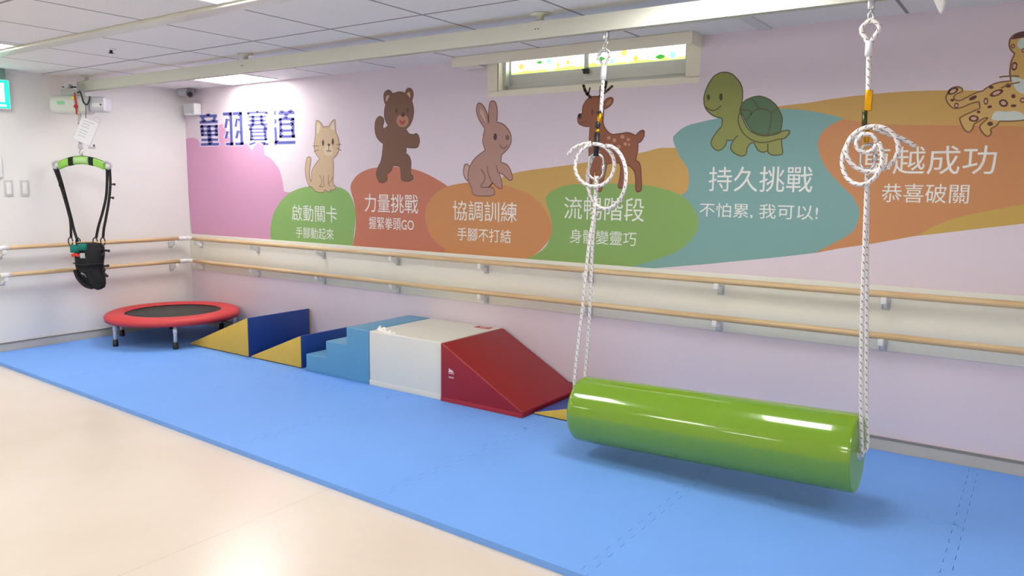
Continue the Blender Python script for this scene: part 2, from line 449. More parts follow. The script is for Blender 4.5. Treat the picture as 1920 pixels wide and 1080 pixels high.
for name, x0, x1, y in (('sash', 3.44, 4.06, 0.095), ('sash', 4.02, 4.69, 0.070)):
    m = MB(); m.use(ALU)
    m.box((x0, y, 1.93), (x1, y+.025, 2.010), 0.003); m.box((x0, y, 2.01), (x0+.03, y+.025, H-.001)); m.box((x1-.03, y, 2.01), (x1, y+.025, H-.001))
    so = m.build(name, None, wl)
    m = MB(); m.use(FILM).box((x0+.03, y+.008, 2.010), (x1-.03, y+.014, H-.001)); po = m.build('pane', None, so)
    m = MB()
    cols = [((250, 226, 90), 'film_yellow'), ((232, 190, 240), 'film_pink'), ((140, 226, 200), 'film_mint'), ((250, 170, 80), 'film_orange'), ((60, 140, 50), 'film_leaf')]
    rr = random.Random(int(x0*10))
    for i in range(7):
        c, nm = cols[(i*3+int(x0)) % 5]
        m.use(emit(nm, c, WINDOW_GLOW*0.62))
        cx = x0+.07+(x1-x0-.14)*(i+.5)/7; cz = 2.032+rr.random()*.045; R = .012+rr.random()*.012
        if nm == 'film_leaf':
            poly = [(cx+R*1.3*cos(a)*abs(cos(a)), cz+R*.6*sin(a)) for a in [2*pi*k/16 for k in range(16)]]
        else:
            poly = [(cx+R*(1+.3*cos(6*a))*cos(a), cz+R*(1+.3*cos(6*a))*sin(a)) for a in [2*pi*k/30 for k in range(30)]]
        m.prism(poly, 'y', y+.0072, y+.0079)
    m.build('flower_sticker', None, so)
m = MB(); m.use(BLACKPLAS).box((4.022, 0.052, 1.972), (4.058, 0.070, 2.002), 0.003).box((4.012, 0.056, 1.992), (4.03, 0.069, 2.0), 0.002); m.build('latch', None, wl)

t = thing('curtain_box', 'long cream curtain box over the high window under the ceiling', 'curtain box', (3.98, 0, H))
m = MB(); m.use(CREAMTRIM)
m.box((3.18, -0.15, 2.047), (4.785, -0.135, H-.001), 0.002)
m.box((3.18, -0.135, 2.047), (3.195, -0.001, H-.001)); m.box((4.77, -0.135, 2.047), (4.785, -0.001, H-.001)); 
m.build('box_panel', None, t)
m = MB(); m.use(WHITEPLAS).box((3.195, -0.134, 2.098), (4.77, -0.02, H-.001)); m.build('top_board', None, t)
m = MB(); m.use(mat('cream_box_end', (240, 236, 222), .4)).box((3.1952, -0.134, 2.047), (3.34, -0.02, 2.055)); m.build('bottom_lip', None, t)

# ------------------------------------------------------------------ mural
MURAL = {
'hills': [
  ["pink hill with bear and cat silhouettes","pink",[-24,1677,-23,1744,-16,1740,-6,1707,4,1688,13,1690,23,1691,35,1693,47,1694,61,1695,77,1697,93,1697,110,1696,128,1693,148,1689,166,1684,181,1677,190,1669,194,1659,201,1649,215,1642,241,1637,274,1633,309,1632,341,1633,370,1636,398,1641,423,1649,443,1660,456,1676,465,1696,471,1717,477,1735,482,1751,486,1767,490,1780,495,1790,503,1796,511,1798,521,1799,530,1798,539,1797,549,1795,558,1791,568,1783,576,1771,583,1754,591,1736,602,1720,617,1704,634,1688,654,1673,675,1660,699,1649,727,1639,753,1632,776,1626,794,1625,808,1626,820,1628,832,1629,842,1630,850,1631,858,1631,869,1626,884,1614,901,1598,918,1581,929,1570,934,1576,940,1584,948,1594,958,1603,972,1612,989,1622,1007,1630,1023,1635,1038,1635,1052,1633,1065,1627,1075,1617,1083,1599,1087,1574,1091,1550,1093,1533,1107,1529,1126,1522,1147,1514,1166,1505,1182,1495,1197,1484,1211,1473,1225,1460,1239,1447,1253,1434,1266,1419,1278,1402,1288,1380,1297,1354,1305,1329,1312,1306,1316,1286,1317,1267,1320,1251,1326,1240,1338,1235,1352,1235,1369,1236,1385,1235,1401,1231,1419,1226,1436,1218,1451,1209,1465,1201,1479,1195,1491,1179,1498,1144,1499,1074,1494,979,1489,885,1485,842,1218,842,802,842,354,842,27,842,16,935,-1,1213,-16,1489]],
  ["ochre path","ochre",[3468,1348,3484,1365,3506,1373,3534,1377,3564,1382,3597,1389,3635,1395,3674,1400,3713,1405,3751,1409,3789,1413,3828,1416,3869,1421,3909,1425,3948,1429,3995,1434,4056,1442,4141,1454,4242,1468,4341,1483,4425,1494,4483,1505,4526,1516,4572,1523,4638,1522,4739,1517,4862,1508,4975,1488,5052,1450,5096,1379,5120,1282,5114,1186,5069,1115,4966,1082,4810,1069,4628,1067,4453,1062,4287,1050,4113,1036,3945,1029,3799,1036,3683,1062,3591,1103,3521,1150,3470,1195,3443,1237,3441,1280,3454,1319]],
  ["ochre band under the leopard","ochre",[5150,1701,5177,1715,5233,1722,5300,1726,5359,1730,5405,1736,5449,1741,5493,1745,5541,1749,5593,1752,5648,1755,5704,1757,5757,1758,5810,1758,5863,1757,5913,1755,5959,1752,6000,1750,6036,1747,6072,1744,6107,1740,6140,1736,6171,1732,6205,1727,6246,1720,6296,1713,6351,1704,6410,1694,6472,1681,6546,1668,6627,1654,6700,1636,6751,1611,6784,1569,6804,1516,6803,1465,6768,1432,6687,1424,6565,1433,6419,1448,6268,1461,6103,1468,5915,1475,5727,1484,5572,1496,5469,1513,5405,1533,5361,1555,5316,1580,5259,1610,5203,1644,5162,1676]],
  ["rust hill","rust",[2082,1277,2087,1297,2096,1315,2110,1330,2124,1344,2138,1357,2154,1368,2171,1378,2192,1387,2214,1396,2239,1404,2266,1412,2296,1418,2330,1422,2368,1425,2406,1427,2441,1428,2472,1429,2500,1430,2529,1429,2560,1428,2597,1425,2636,1422,2675,1418,2712,1412,2745,1405,2776,1397,2806,1388,2834,1379,2862,1369,2889,1358,2915,1347,2940,1336,2961,1326,2980,1318,3000,1308,3024,1293,3059,1278,3099,1262,3137,1236,3163,1188,3177,1102,3184,987,3180,874,3164,842,3124,842,3066,842,3008,842,2967,842,2802,842,2549,842,2283,842,2093,842,2092,842,2092,842,2092,842,2094,842,2101,863,2110,892,2119,921,2125,948,2130,973,2132,997,2134,1022,2133,1048,2132,1077,2129,1107,2125,1137,2119,1167,2110,1196,2097,1225,2087,1252]],
  ["green hill","green",[1150,842,1147,842,1142,842,1137,858,1134,884,1134,906,1136,927,1139,949,1145,972,1154,998,1166,1024,1180,1052,1198,1078,1220,1105,1245,1131,1273,1157,1302,1180,1333,1199,1365,1216,1400,1232,1435,1245,1473,1256,1512,1266,1553,1274,1595,1280,1640,1286,1687,1290,1734,1293,1779,1294,1822,1294,1864,1291,1903,1288,1939,1283,1970,1278,1997,1271,2021,1262,2042,1252,2060,1241,2074,1229,2086,1215,2097,1198,2108,1178,2117,1155,2124,1131,2129,1107,2132,1085,2132,1063,2130,1038,2127,1008,2120,968,2111,922,2102,876,2094,842,2091,842,2089,842,2088,842,2087,842,1909,842,1638,842,1352,842,1147,842,1147,842,1148,842,1149,842]],
  ["orange hill","orange",[2821,1093,2822,1112,2824,1131,2829,1150,2838,1169,2850,1187,2866,1206,2884,1223,2904,1239,2926,1254,2949,1267,2975,1279,3002,1290,3031,1298,3063,1305,3096,1310,3129,1315,3162,1319,3196,1322,3230,1324,3267,1324,3307,1323,3349,1321,3391,1318,3431,1314,3468,1309,3505,1304,3540,1297,3575,1289,3608,1280,3641,1270,3672,1259,3701,1245,3728,1228,3753,1210,3777,1189,3797,1167,3815,1144,3831,1118,3844,1091,3853,1067,3857,1046,3857,1026,3854,1007,3848,988,3837,969,3822,950,3805,933,3788,916,3772,902,3755,889,3738,877,3721,866,3702,857,3683,850,3665,842,3651,842,3644,842,3640,842,3639,842,3638,842,3509,842,3312,842,3106,842,2960,842,2961,842,2962,842,2964,842,2969,842,2979,845,2993,853,3003,859,3005,867,2991,876,2968,886,2941,896,2920,907,2904,918,2892,930,2881,942,2870,955,2859,969,2850,984,2841,1000,2834,1017,2828,1035,2824,1054,2821,1073]],
  ["rust slope under the leopard","rust2",[5350,990,5345,1083,5337,1220,5329,1355,5324,1447,5342,1479,5368,1524,5395,1570,5417,1603,5432,1619,5444,1625,5454,1627,5465,1630,5476,1634,5486,1638,5498,1641,5516,1641,5542,1637,5572,1631,5605,1624,5638,1618,5669,1615,5700,1611,5732,1609,5768,1606,5805,1604,5842,1602,5885,1600,5941,1598,6013,1594,6098,1590,6183,1586,6258,1582,6318,1578,6371,1575,6424,1571,6482,1568,6554,1569,6634,1574,6706,1571,6757,1548,6780,1491,6786,1411,6784,1330,6783,1274,6690,1253,6549,1221,6399,1187,6292,1162,6212,1148,6092,1127,5966,1105,5877,1090,5845,1082,5798,1070,5745,1057,5697,1045,5654,1036,5613,1027,5573,1019,5536,1011,5502,1002,5471,994,5445,987,5426,982,5411,983,5388,986,5366,988]],
  ["ochre corner","ochre2",[5877,1089,5888,1097,5904,1109,5923,1123,5942,1135,5961,1146,5982,1157,6003,1168,6026,1177,6049,1185,6072,1192,6098,1199,6128,1207,6162,1216,6199,1225,6240,1236,6285,1246,6335,1257,6389,1268,6446,1280,6507,1291,6578,1304,6658,1317,6729,1329,6777,1338,6778,1325,6780,1306,6782,1287,6783,1274,6690,1253,6549,1221,6399,1187,6292,1162,6212,1148,6092,1127,5966,1104]],
  ["teal hill","teal",[4636,1565,4635,1578,4638,1586,4645,1592,4653,1600,4664,1609,4678,1620,4695,1630,4714,1638,4735,1645,4760,1650,4786,1655,4813,1660,4841,1665,4870,1669,4899,1674,4927,1678,4952,1682,4977,1686,5001,1689,5026,1693,5049,1696,5072,1700,5096,1703,5122,1705,5152,1706,5185,1706,5218,1706,5248,1704,5277,1702,5304,1698,5330,1693,5356,1689,5381,1684,5406,1678,5429,1672,5451,1666,5472,1661,5492,1655,5509,1649,5521,1646,5508,1640,5490,1632,5470,1622,5454,1612,5441,1602,5430,1591,5421,1580,5414,1567,5409,1553,5406,1538,5405,1522,5408,1504,5413,1484,5422,1461,5433,1437,5446,1415,5461,1394,5479,1373,5498,1353,5516,1334,5534,1316,5553,1298,5570,1282,5584,1267,5594,1253,5602,1241,5607,1229,5612,1218,5615,1209,5617,1201,5619,1193,5619,1182,5618,1169,5616,1153,5613,1136,5608,1122,5602,1110,5594,1099,5585,1089,5574,1079,5562,1069,5548,1060,5532,1050,5514,1039,5492,1025,5467,1009,5443,994,5426,983,5394,977,5349,969,5296,959,5245,950,5197,942,5147,934,5097,926,5045,918,4992,910,4938,901,4882,892,4826,883,4768,875,4707,866,4648,858,4594,850,4547,842,4505,842,4466,842,4428,842,4388,842,4349,842,4314,842,4290,842,4271,842,4242,846,4218,883,4215,926,4237,979,4274,1041,4324,1102,4383,1152,4459,1189,4550,1219,4635,1242,4695,1262,4724,1278,4733,1289,4733,1298,4734,1309,4738,1320,4739,1331,4739,1343,4738,1355,4737,1369,4734,1383,4730,1398,4723,1413,4713,1429,4700,1445,4686,1462,4674,1480,4662,1502,4651,1525,4641,1547]],
  ["green hill2","green2",[3809,1224,3813,1240,3821,1251,3834,1260,3848,1270,3864,1280,3882,1289,3902,1297,3926,1304,3953,1309,3983,1313,4017,1316,4054,1318,4096,1320,4143,1321,4192,1322,4238,1323,4284,1322,4330,1322,4374,1320,4415,1319,4452,1316,4485,1314,4518,1310,4551,1304,4588,1296,4627,1286,4664,1274,4695,1260,4720,1245,4741,1228,4758,1209,4772,1192,4784,1174,4792,1157,4798,1139,4802,1122,4803,1107,4803,1092,4800,1078,4794,1062,4784,1044,4771,1025,4756,1006,4739,989,4720,973,4700,959,4678,945,4654,933,4629,921,4602,910,4574,900,4545,889,4513,878,4479,867,4447,856,4420,844,4399,842,4383,842,4371,842,4363,842,4218,842,3997,842,3763,842,3595,842,3607,842,3623,842,3641,842,3658,842,3673,845,3688,852,3703,858,3720,866,3740,877,3762,890,3784,903,3801,917,3815,931,3825,945,3833,960,3841,976,3848,992,3853,1009,3857,1027,3859,1045,3858,1063,3855,1082,3850,1102,3844,1124,3835,1148,3823,1176,3813,1202]],
],
'animals': {
 'cat': [
  ["fill","cat",1,[1725,1784,1731,1783,1740,1781,1749,1778,1758,1774,1766,1769,1773,1763,1780,1756,1786,1750,1792,1744,1796,1738,1800,1732,1803,1728,1808,1730,1815,1732,1822,1734,1830,1735,1837,1735,1846,1733,1853,1732,1858,1731,1863,1736,1869,1743,1876,1751,1883,1758,1889,1763,1896,1768,1903,1772,1909,1776,1915,1778,1921,1780,1926,1781,1929,1782,1930,1777,1932,1770,1933,1761,1934,1750,1934,1737,1934,1723,1934,1708,1935,1695,1938,1685,1943,1678,1948,1671,1953,1662,1958,1652,1963,1640,1968,1628,1970,1615,1971,1602,1970,1589,1968,1575,1966,1563,1962,1552,1958,1541,1952,1531,1945,1522,1933,1513,1919,1505,1906,1497,1896,1492,1898,1487,1900,1479,1903,1469,1904,1458,1904,1444,1904,1428,1903,1411,1902,1393,1900,1372,1898,1349,1896,1327,1897,1310,1901,1299,1908,1294,1916,1290,1921,1286,1923,1281,1925,1276,1925,1272,1923,1268,1919,1264,1912,1261,1905,1258,1898,1256,1890,1256,1881,1257,1873,1259,1868,1259,1865,1257,1866,1253,1866,1249,1865,1247,1859,1245,1852,1243,1844,1243,1836,1243,1828,1246,1820,1251,1812,1256,1806,1258,1803,1256,1801,1252,1800,1247,1796,1243,1790,1240,1781,1238,1772,1237,1760,1236,1747,1237,1732,1238,1717,1241,1702,1245,1689,1252,1676,1261,1664,1271,1653,1278,1645,1281,1639,1281,1633,1282,1626,1287,1618,1296,1610,1309,1602,1323,1596,1338,1591,1354,1587,1371,1584,1388,1583,1406,1584,1425,1588,1445,1592,1464,1597,1479,1600,1489,1603,1495,1607,1500,1611,1504,1616,1507,1622,1509,1627,1510,1633,1510,1638,1509,1644,1507,1649,1504,1652,1499,1653,1492,1651,1482,1649,1472,1646,1460,1643,1447,1638,1433,1633,1419,1631,1405,1630,1393,1630,1380,1631,1368,1633,1357,1637,1345,1641,1334,1645,1324,1648,1317,1650,1323,1652,1331,1654,1341,1656,1351,1656,1362,1655,1374,1655,1387,1658,1399,1663,1410,1671,1420,1680,1430,1691,1442,1706,1455,1723,1471,1740,1485,1751,1495,1743,1503,1730,1513,1718,1526,1708,1538,1702,1549,1698,1561,1695,1573,1694,1586,1695,1599,1697,1612,1700,1626,1702,1639,1705,1653,1708,1666,1711,1679,1713,1693,1714,1707,1714,1720,1714,1734,1715,1746,1717,1758,1720,1769,1723,1778]],
  ["edge","catline",3,[1725,1784,1731,1783,1740,1781,1749,1778,1758,1774,1766,1769,1773,1763,1780,1756,1786,1750,1792,1744,1796,1738,1800,1732,1803,1728,1808,1730,1815,1732,1822,1734,1830,1735,1837,1735,1846,1733,1853,1732,1858,1731,1863,1736,1869,1743,1876,1751,1883,1758,1889,1763,1896,1768,1903,1772,1909,1776,1915,1778,1921,1780,1926,1781,1929,1782,1930,1777,1932,1770,1933,1761,1934,1750,1934,1737,1934,1723,1934,1708,1935,1695,1938,1685,1943,1678,1948,1671,1953,1662,1958,1652,1963,1640,1968,1628,1970,1615,1971,1602,1970,1589,1968,1575,1966,1563,1962,1552,1958,1541,1952,1531,1945,1522,1933,1513,1919,1505,1906,1497,1896,1492,1898,1487,1900,1479,1903,1469,1904,1458,1904,1444,1904,1428,1903,1411,1902,1393,1900,1372,1898,1349,1896,1327,1897,1310,1901,1299,1908,1294,1916,1290,1921,1286,1923,1281,1925,1276,1925,1272,1923,1268,1919,1264,1912,1261,1905,1258,1898,1256,1890,1256,1881,1257,1873,1259,1868,1259,1865,1257,1866,1253,1866,1249,1865,1247,1859,1245,1852,1243,1844,1243,1836,1243,1828,1246,1820,1251,1812,1256,1806,1258,1803,1256,1801,1252,1800,1247,1796,1243,1790,1240,1781,1238,1772,1237,1760,1236,1747,1237,1732,1238,1717,1241,1702,1245,1689,1252,1676,1261,1664,1271,1653,1278,1645,1281,1639,1281,1633,1282,1626,1287,1618,1296,1610,1309,1602,1323,1596,1338,1591,1354,1587,1371,1584,1388,1583,1406,1584,1425,1588,1445,1592,1464,1597,1479,1600,1489,1603,1495,1607,1500,1611,1504,1616,1507,1622,1509,1627,1510,1633,1510,1638,1509,1644,1507,1649,1504,1652,1499,1653,1492,1651,1482,1649,1472,1646,1460,1643,1447,1638,1433,1633,1419,1631,1405,1630,1393,1630,1380,1631,1368,1633,1357,1637,1345,1641,1334,1645,1324,1648,1317,1650,1323,1652,1331,1654,1341,1656,1351,1656,1362,1655,1374,1655,1387,1658,1399,1663,1410,1671,1420,1680,1430,1691,1442,1706,1455,1723,1471,1740,1485,1751,1495,1743,1503,1730,1513,1718,1526,1708,1538,1702,1549,1698,1561,1695,1573,1694,1586,1695,1599,1697,1612,1700,1626,1702,1639,1705,1653,1708,1666,1711,1679,1713,1693,1714,1707,1714,1720,1714,1734,1715,1746,1717,1758,1720,1769,1723,1778]],
  ["fill","cat_light",2,[1736,1763,1741,1765,1747,1764,1752,1761,1757,1757,1761,1751,1765,1744,1768,1735,1768,1727,1764,1717,1758,1706,1751,1696,1744,1689,1739,1685,1735,1683,1731,1683,1728,1686,1727,1694,1726,1705,1727,1717,1728,1728,1729,1738,1731,1749,1733,1758]],
  ["fill","cat_light",2,[1913,1763,1917,1761,1919,1755,1920,1747,1921,1739,1922,1731,1924,1721,1924,1713,1922,1707,1916,1705,1909,1705,1901,1707,1894,1710,1889,1713,1884,1717,1881,1722,1882,1729,1887,1738,1896,1748,1906,1758]],
  ["fill","cat_muzzle",2,[1905,1553,1901,1537,1889,1524,1872,1515,1852,1512,1832,1515,1815,1525,1804,1539,1800,1555,1805,1571,1817,1585,1834,1594,1854,1597,1874,1593,1891,1584,1902,1570]],
  ["fill","dark",3,[1807,1613,1805,1604,1803,1596,1799,1591,1794,1590,1790,1592,1786,1597,1784,1605,1784,1614,1785,1623,1787,1630,1791,1635,1796,1637,1800,1635,1804,1630,1806,1622]],
  ["fill","dark",3,[1915,1619,1914,1610,1911,1602,1907,1597,1902,1596,1897,1598,1894,1603,1891,1610,1891,1619,1892,1628,1895,1636,1899,1641,1903,1643,1908,1641,1912,1636,1914,1628]],
  ["fill","dark",3,[1872,1597,1871,1593,1868,1590,1863,1588,1858,1588,1853,1589,1849,1591,1846,1594,1846,1598,1847,1601,1850,1604,1854,1606,1859,1607,1864,1606,1868,1604,1871,1601]],
  ["line","dark",3,[1859,1594,1856,1555]],
  ["line","dark",3,[1833,1556,1835,1554,1838,1552,1841,1549,1844,1548,1847,1549,1850,1551,1853,1554,1856,1555,1859,1554,1862,1551,1865,1548,1868,1547,1872,1548,1876,1550,1880,1553,1883,1554]],
  ["line","catline",3,[1678,1591,1746,1592]],
  ["line","catline",3,[1688,1549,1745,1564]],
  ["line","catline",3,[1941,1595,1992,1598]],
  ["line","catline",3,[1940,1572,1993,1552]],
  ["line","catline",3,[1747,1369,1751,1364,1758,1356,1764,1348,1768,1339,1770,1329,1770,1319,1768,1308,1765,1300,1759,1293,1750,1288,1743,1284,1741,1281,1750,1281,1765,1282,1781,1284,1791,1285]],
  ["line","catline",3,[1789,1369,1795,1285]],
  ["line","catline",3,[1845,1369,1845,1360,1845,1347,1846,1333,1846,1321,1845,1314,1844,1308,1843,1304,1842,1300]],
  ["line","catline",3,[1892,1357,1888,1350,1882,1341,1876,1330,1869,1321,1862,1315,1855,1311,1848,1306,1845,1302,1847,1297,1853,1293,1860,1289,1864,1286]],
 ],
 'bear': [
  ["fill","bear",1,[2453,1865,2450,1872,2445,1881,2441,1892,2438,1902,2437,1911,2436,1920,2437,1929,2438,1936,2440,1942,2443,1947,2447,1951,2451,1954,2457,1958,2465,1961,2472,1963,2480,1964,2488,1963,2495,1960,2503,1956,2508,1952,2513,1948,2516,1944,2518,1940,2520,1937,2532,1939,2551,1942,2571,1945,2588,1946,2604,1944,2618,1941,2631,1937,2639,1934,2643,1940,2647,1947,2653,1955,2658,1960,2663,1963,2669,1965,2675,1966,2681,1965,2688,1963,2695,1960,2701,1956,2707,1950,2711,1944,2714,1937,2717,1929,2717,1920,2715,1909,2711,1897,2706,1885,2703,1877,2706,1868,2711,1855,2715,1841,2718,1827,2719,1814,2719,1800,2717,1787,2714,1773,2709,1760,2703,1746,2696,1732,2688,1721,2678,1710,2665,1701,2654,1694,2646,1688,2651,1682,2657,1673,2665,1664,2673,1657,2683,1653,2694,1651,2705,1650,2715,1649,2723,1650,2730,1653,2736,1655,2742,1655,2749,1652,2755,1647,2760,1641,2765,1634,2768,1626,2770,1617,2772,1607,2771,1597,2768,1587,2764,1577,2759,1567,2751,1561,2739,1558,2725,1557,2710,1558,2696,1558,2682,1559,2669,1560,2657,1562,2649,1563,2648,1554,2647,1542,2645,1530,2644,1522,2650,1518,2659,1512,2669,1505,2677,1497,2682,1489,2687,1480,2690,1469,2692,1456,2691,1439,2689,1417,2686,1397,2687,1381,2691,1373,2697,1370,2704,1368,2708,1364,2709,1358,2709,1352,2708,1346,2703,1340,2694,1336,2682,1332,2669,1330,2656,1328,2643,1328,2628,1329,2615,1332,2605,1336,2599,1344,2597,1353,2597,1364,2596,1374,2595,1385,2594,1396,2593,1407,2591,1416,2589,1422,2585,1427,2580,1431,2573,1433,2561,1435,2547,1436,2532,1436,2520,1434,2513,1428,2510,1420,2506,1411,2501,1402,2491,1395,2480,1389,2469,1382,2461,1374,2459,1365,2461,1354,2462,1344,2461,1336,2455,1329,2446,1324,2437,1321,2426,1318,2416,1316,2404,1315,2392,1317,2382,1321,2373,1331,2364,1345,2357,1360,2353,1374,2354,1387,2358,1400,2363,1412,2369,1424,2376,1435,2384,1444,2393,1455,2399,1466,2405,1479,2408,1492,2412,1506,2415,1522,2418,1540,2422,1561,2424,1580,2426,1593,2418,1598,2406,1604,2393,1612,2382,1620,2374,1628,2366,1636,2359,1645,2354,1656,2349,1670,2346,1687,2345,1704,2345,1719,2347,1733,2350,1746,2355,1758,2361,1767,2368,1775,2377,1781,2386,1785,2395,1787,2404,1786,2414,1782,2422,1777,2429,1772,2433,1765,2435,1758,2436,1751,2435,1744,2433,1737,2429,1730,2425,1723,2423,1716,2424,1710,2426,1704,2429,1698,2431,1694,2440,1699,2454,1706,2467,1713,2476,1718,2470,1726,2461,1738,2452,1751,2445,1764,2442,1776,2440,1788,2440,1800,2440,1812,2442,1827,2446,1842,2450,1856]],
  ["edge","bearline",3,[2453,1865,2450,1872,2445,1881,2441,1892,2438,1902,2437,1911,2436,1920,2437,1929,2438,1936,2440,1942,2443,1947,2447,1951,2451,1954,2457,1958,2465,1961,2472,1963,2480,1964,2488,1963,2495,1960,2503,1956,2508,1952,2513,1948,2516,1944,2518,1940,2520,1937,2532,1939,2551,1942,2571,1945,2588,1946,2604,1944,2618,1941,2631,1937,2639,1934,2643,1940,2647,1947,2653,1955,2658,1960,2663,1963,2669,1965,2675,1966,2681,1965,2688,1963,2695,1960,2701,1956,2707,1950,2711,1944,2714,1937,2717,1929,2717,1920,2715,1909,2711,1897,2706,1885,2703,1877,2706,1868,2711,1855,2715,1841,2718,1827,2719,1814,2719,1800,2717,1787,2714,1773,2709,1760,2703,1746,2696,1732,2688,1721,2678,1710,2665,1701,2654,1694,2646,1688,2651,1682,2657,1673,2665,1664,2673,1657,2683,1653,2694,1651,2705,1650,2715,1649,2723,1650,2730,1653,2736,1655,2742,1655,2749,1652,2755,1647,2760,1641,2765,1634,2768,1626,2770,1617,2772,1607,2771,1597,2768,1587,2764,1577,2759,1567,2751,1561,2739,1558,2725,1557,2710,1558,2696,1558,2682,1559,2669,1560,2657,1562,2649,1563,2648,1554,2647,1542,2645,1530,2644,1522,2650,1518,2659,1512,2669,1505,2677,1497,2682,1489,2687,1480,2690,1469,2692,1456,2691,1439,2689,1417,2686,1397,2687,1381,2691,1373,2697,1370,2704,1368,2708,1364,2709,1358,2709,1352,2708,1346,2703,1340,2694,1336,2682,1332,2669,1330,2656,1328,2643,1328,2628,1329,2615,1332,2605,1336,2599,1344,2597,1353,2597,1364,2596,1374,2595,1385,2594,1396,2593,1407,2591,1416,2589,1422,2585,1427,2580,1431,2573,1433,2561,1435,2547,1436,2532,1436,2520,1434,2513,1428,2510,1420,2506,1411,2501,1402,2491,1395,2480,1389,2469,1382,2461,1374,2459,1365,2461,1354,2462,1344,2461,1336,2455,1329,2446,1324,2437,1321,2426,1318,2416,1316,2404,1315,2392,1317,2382,1321,2373,1331,2364,1345,2357,1360,2353,1374,2354,1387,2358,1400,2363,1412,2369,1424,2376,1435,2384,1444,2393,1455,2399,1466,2405,1479,2408,1492,2412,1506,2415,1522,2418,1540,2422,1561,2424,1580,2426,1593,2418,1598,2406,1604,2393,1612,2382,1620,2374,1628,2366,1636,2359,1645,2354,1656,2349,1670,2346,1687,2345,1704,2345,1719,2347,1733,2350,1746,2355,1758,2361,1767,2368,1775,2377,1781,2386,1785,2395,1787,2404,1786,2414,1782,2422,1777,2429,1772,2433,1765,2435,1758,2436,1751,2435,1744,2433,1737,2429,1730,2425,1723,2423,1716,2424,1710,2426,1704,2429,1698,2431,1694,2440,1699,2454,1706,2467,1713,2476,1718,2470,1726,2461,1738,2452,1751,2445,1764,2442,1776,2440,1788,2440,1800,2440,1812,2442,1827,2446,1842,2450,1856]],
  ["fill","bear_ear",2,[2460,1920,2467,1925,2476,1928,2486,1930,2491,1930,2491,1926,2488,1920,2484,1913,2479,1906,2474,1900,2468,1892,2463,1887,2459,1886,2457,1891,2456,1901,2457,1912]],
  ["fill","bear_ear",2,[2656,1930,2661,1933,2669,1937,2678,1938,2684,1936,2688,1929,2689,1917,2689,1905,2688,1898,2685,1899,2680,1904,2674,1911,2670,1916,2665,1920,2660,1924,2656,1927]],
  ["fill","bear_muzzle",2,[2672,1745,2667,1728,2654,1714,2636,1705,2614,1702,2591,1707,2573,1717,2560,1732,2556,1749,2561,1766,2573,1780,2592,1789,2615,1792,2637,1787,2655,1777,2667,1762]],
  ["fill","beareye",3,[2572,1817,2571,1810,2568,1804,2563,1801,2558,1800,2553,1801,2549,1805,2546,1811,2545,1818,2547,1825,2549,1830,2554,1834,2559,1835,2564,1833,2568,1829,2571,1823]],
  ["fill","beareye",3,[2675,1815,2674,1809,2671,1803,2667,1800,2662,1798,2657,1800,2653,1804,2650,1810,2649,1817,2650,1823,2653,1829,2657,1832,2662,1833,2667,1832,2671,1828,2674,1822]],
  ["fill","bearnose",3,[2639,1787,2637,1781,2633,1777,2627,1774,2619,1773,2612,1775,2605,1778,2601,1783,2600,1788,2601,1794,2605,1798,2612,1801,2619,1802,2627,1800,2633,1797,2637,1792]],
  ["fill","bear_mouth",3,[2588,1753,2592,1752,2599,1749,2607,1745,2614,1744,2621,1745,2629,1749,2636,1752,2640,1753,2641,1749,2639,1742,2636,1735,2633,1729,2628,1725,2621,1722,2615,1719,2609,1719,2604,1721,2598,1725,2594,1730,2591,1734,2588,1739,2586,1745,2586,1750]],
 ],
 'rabbit': [
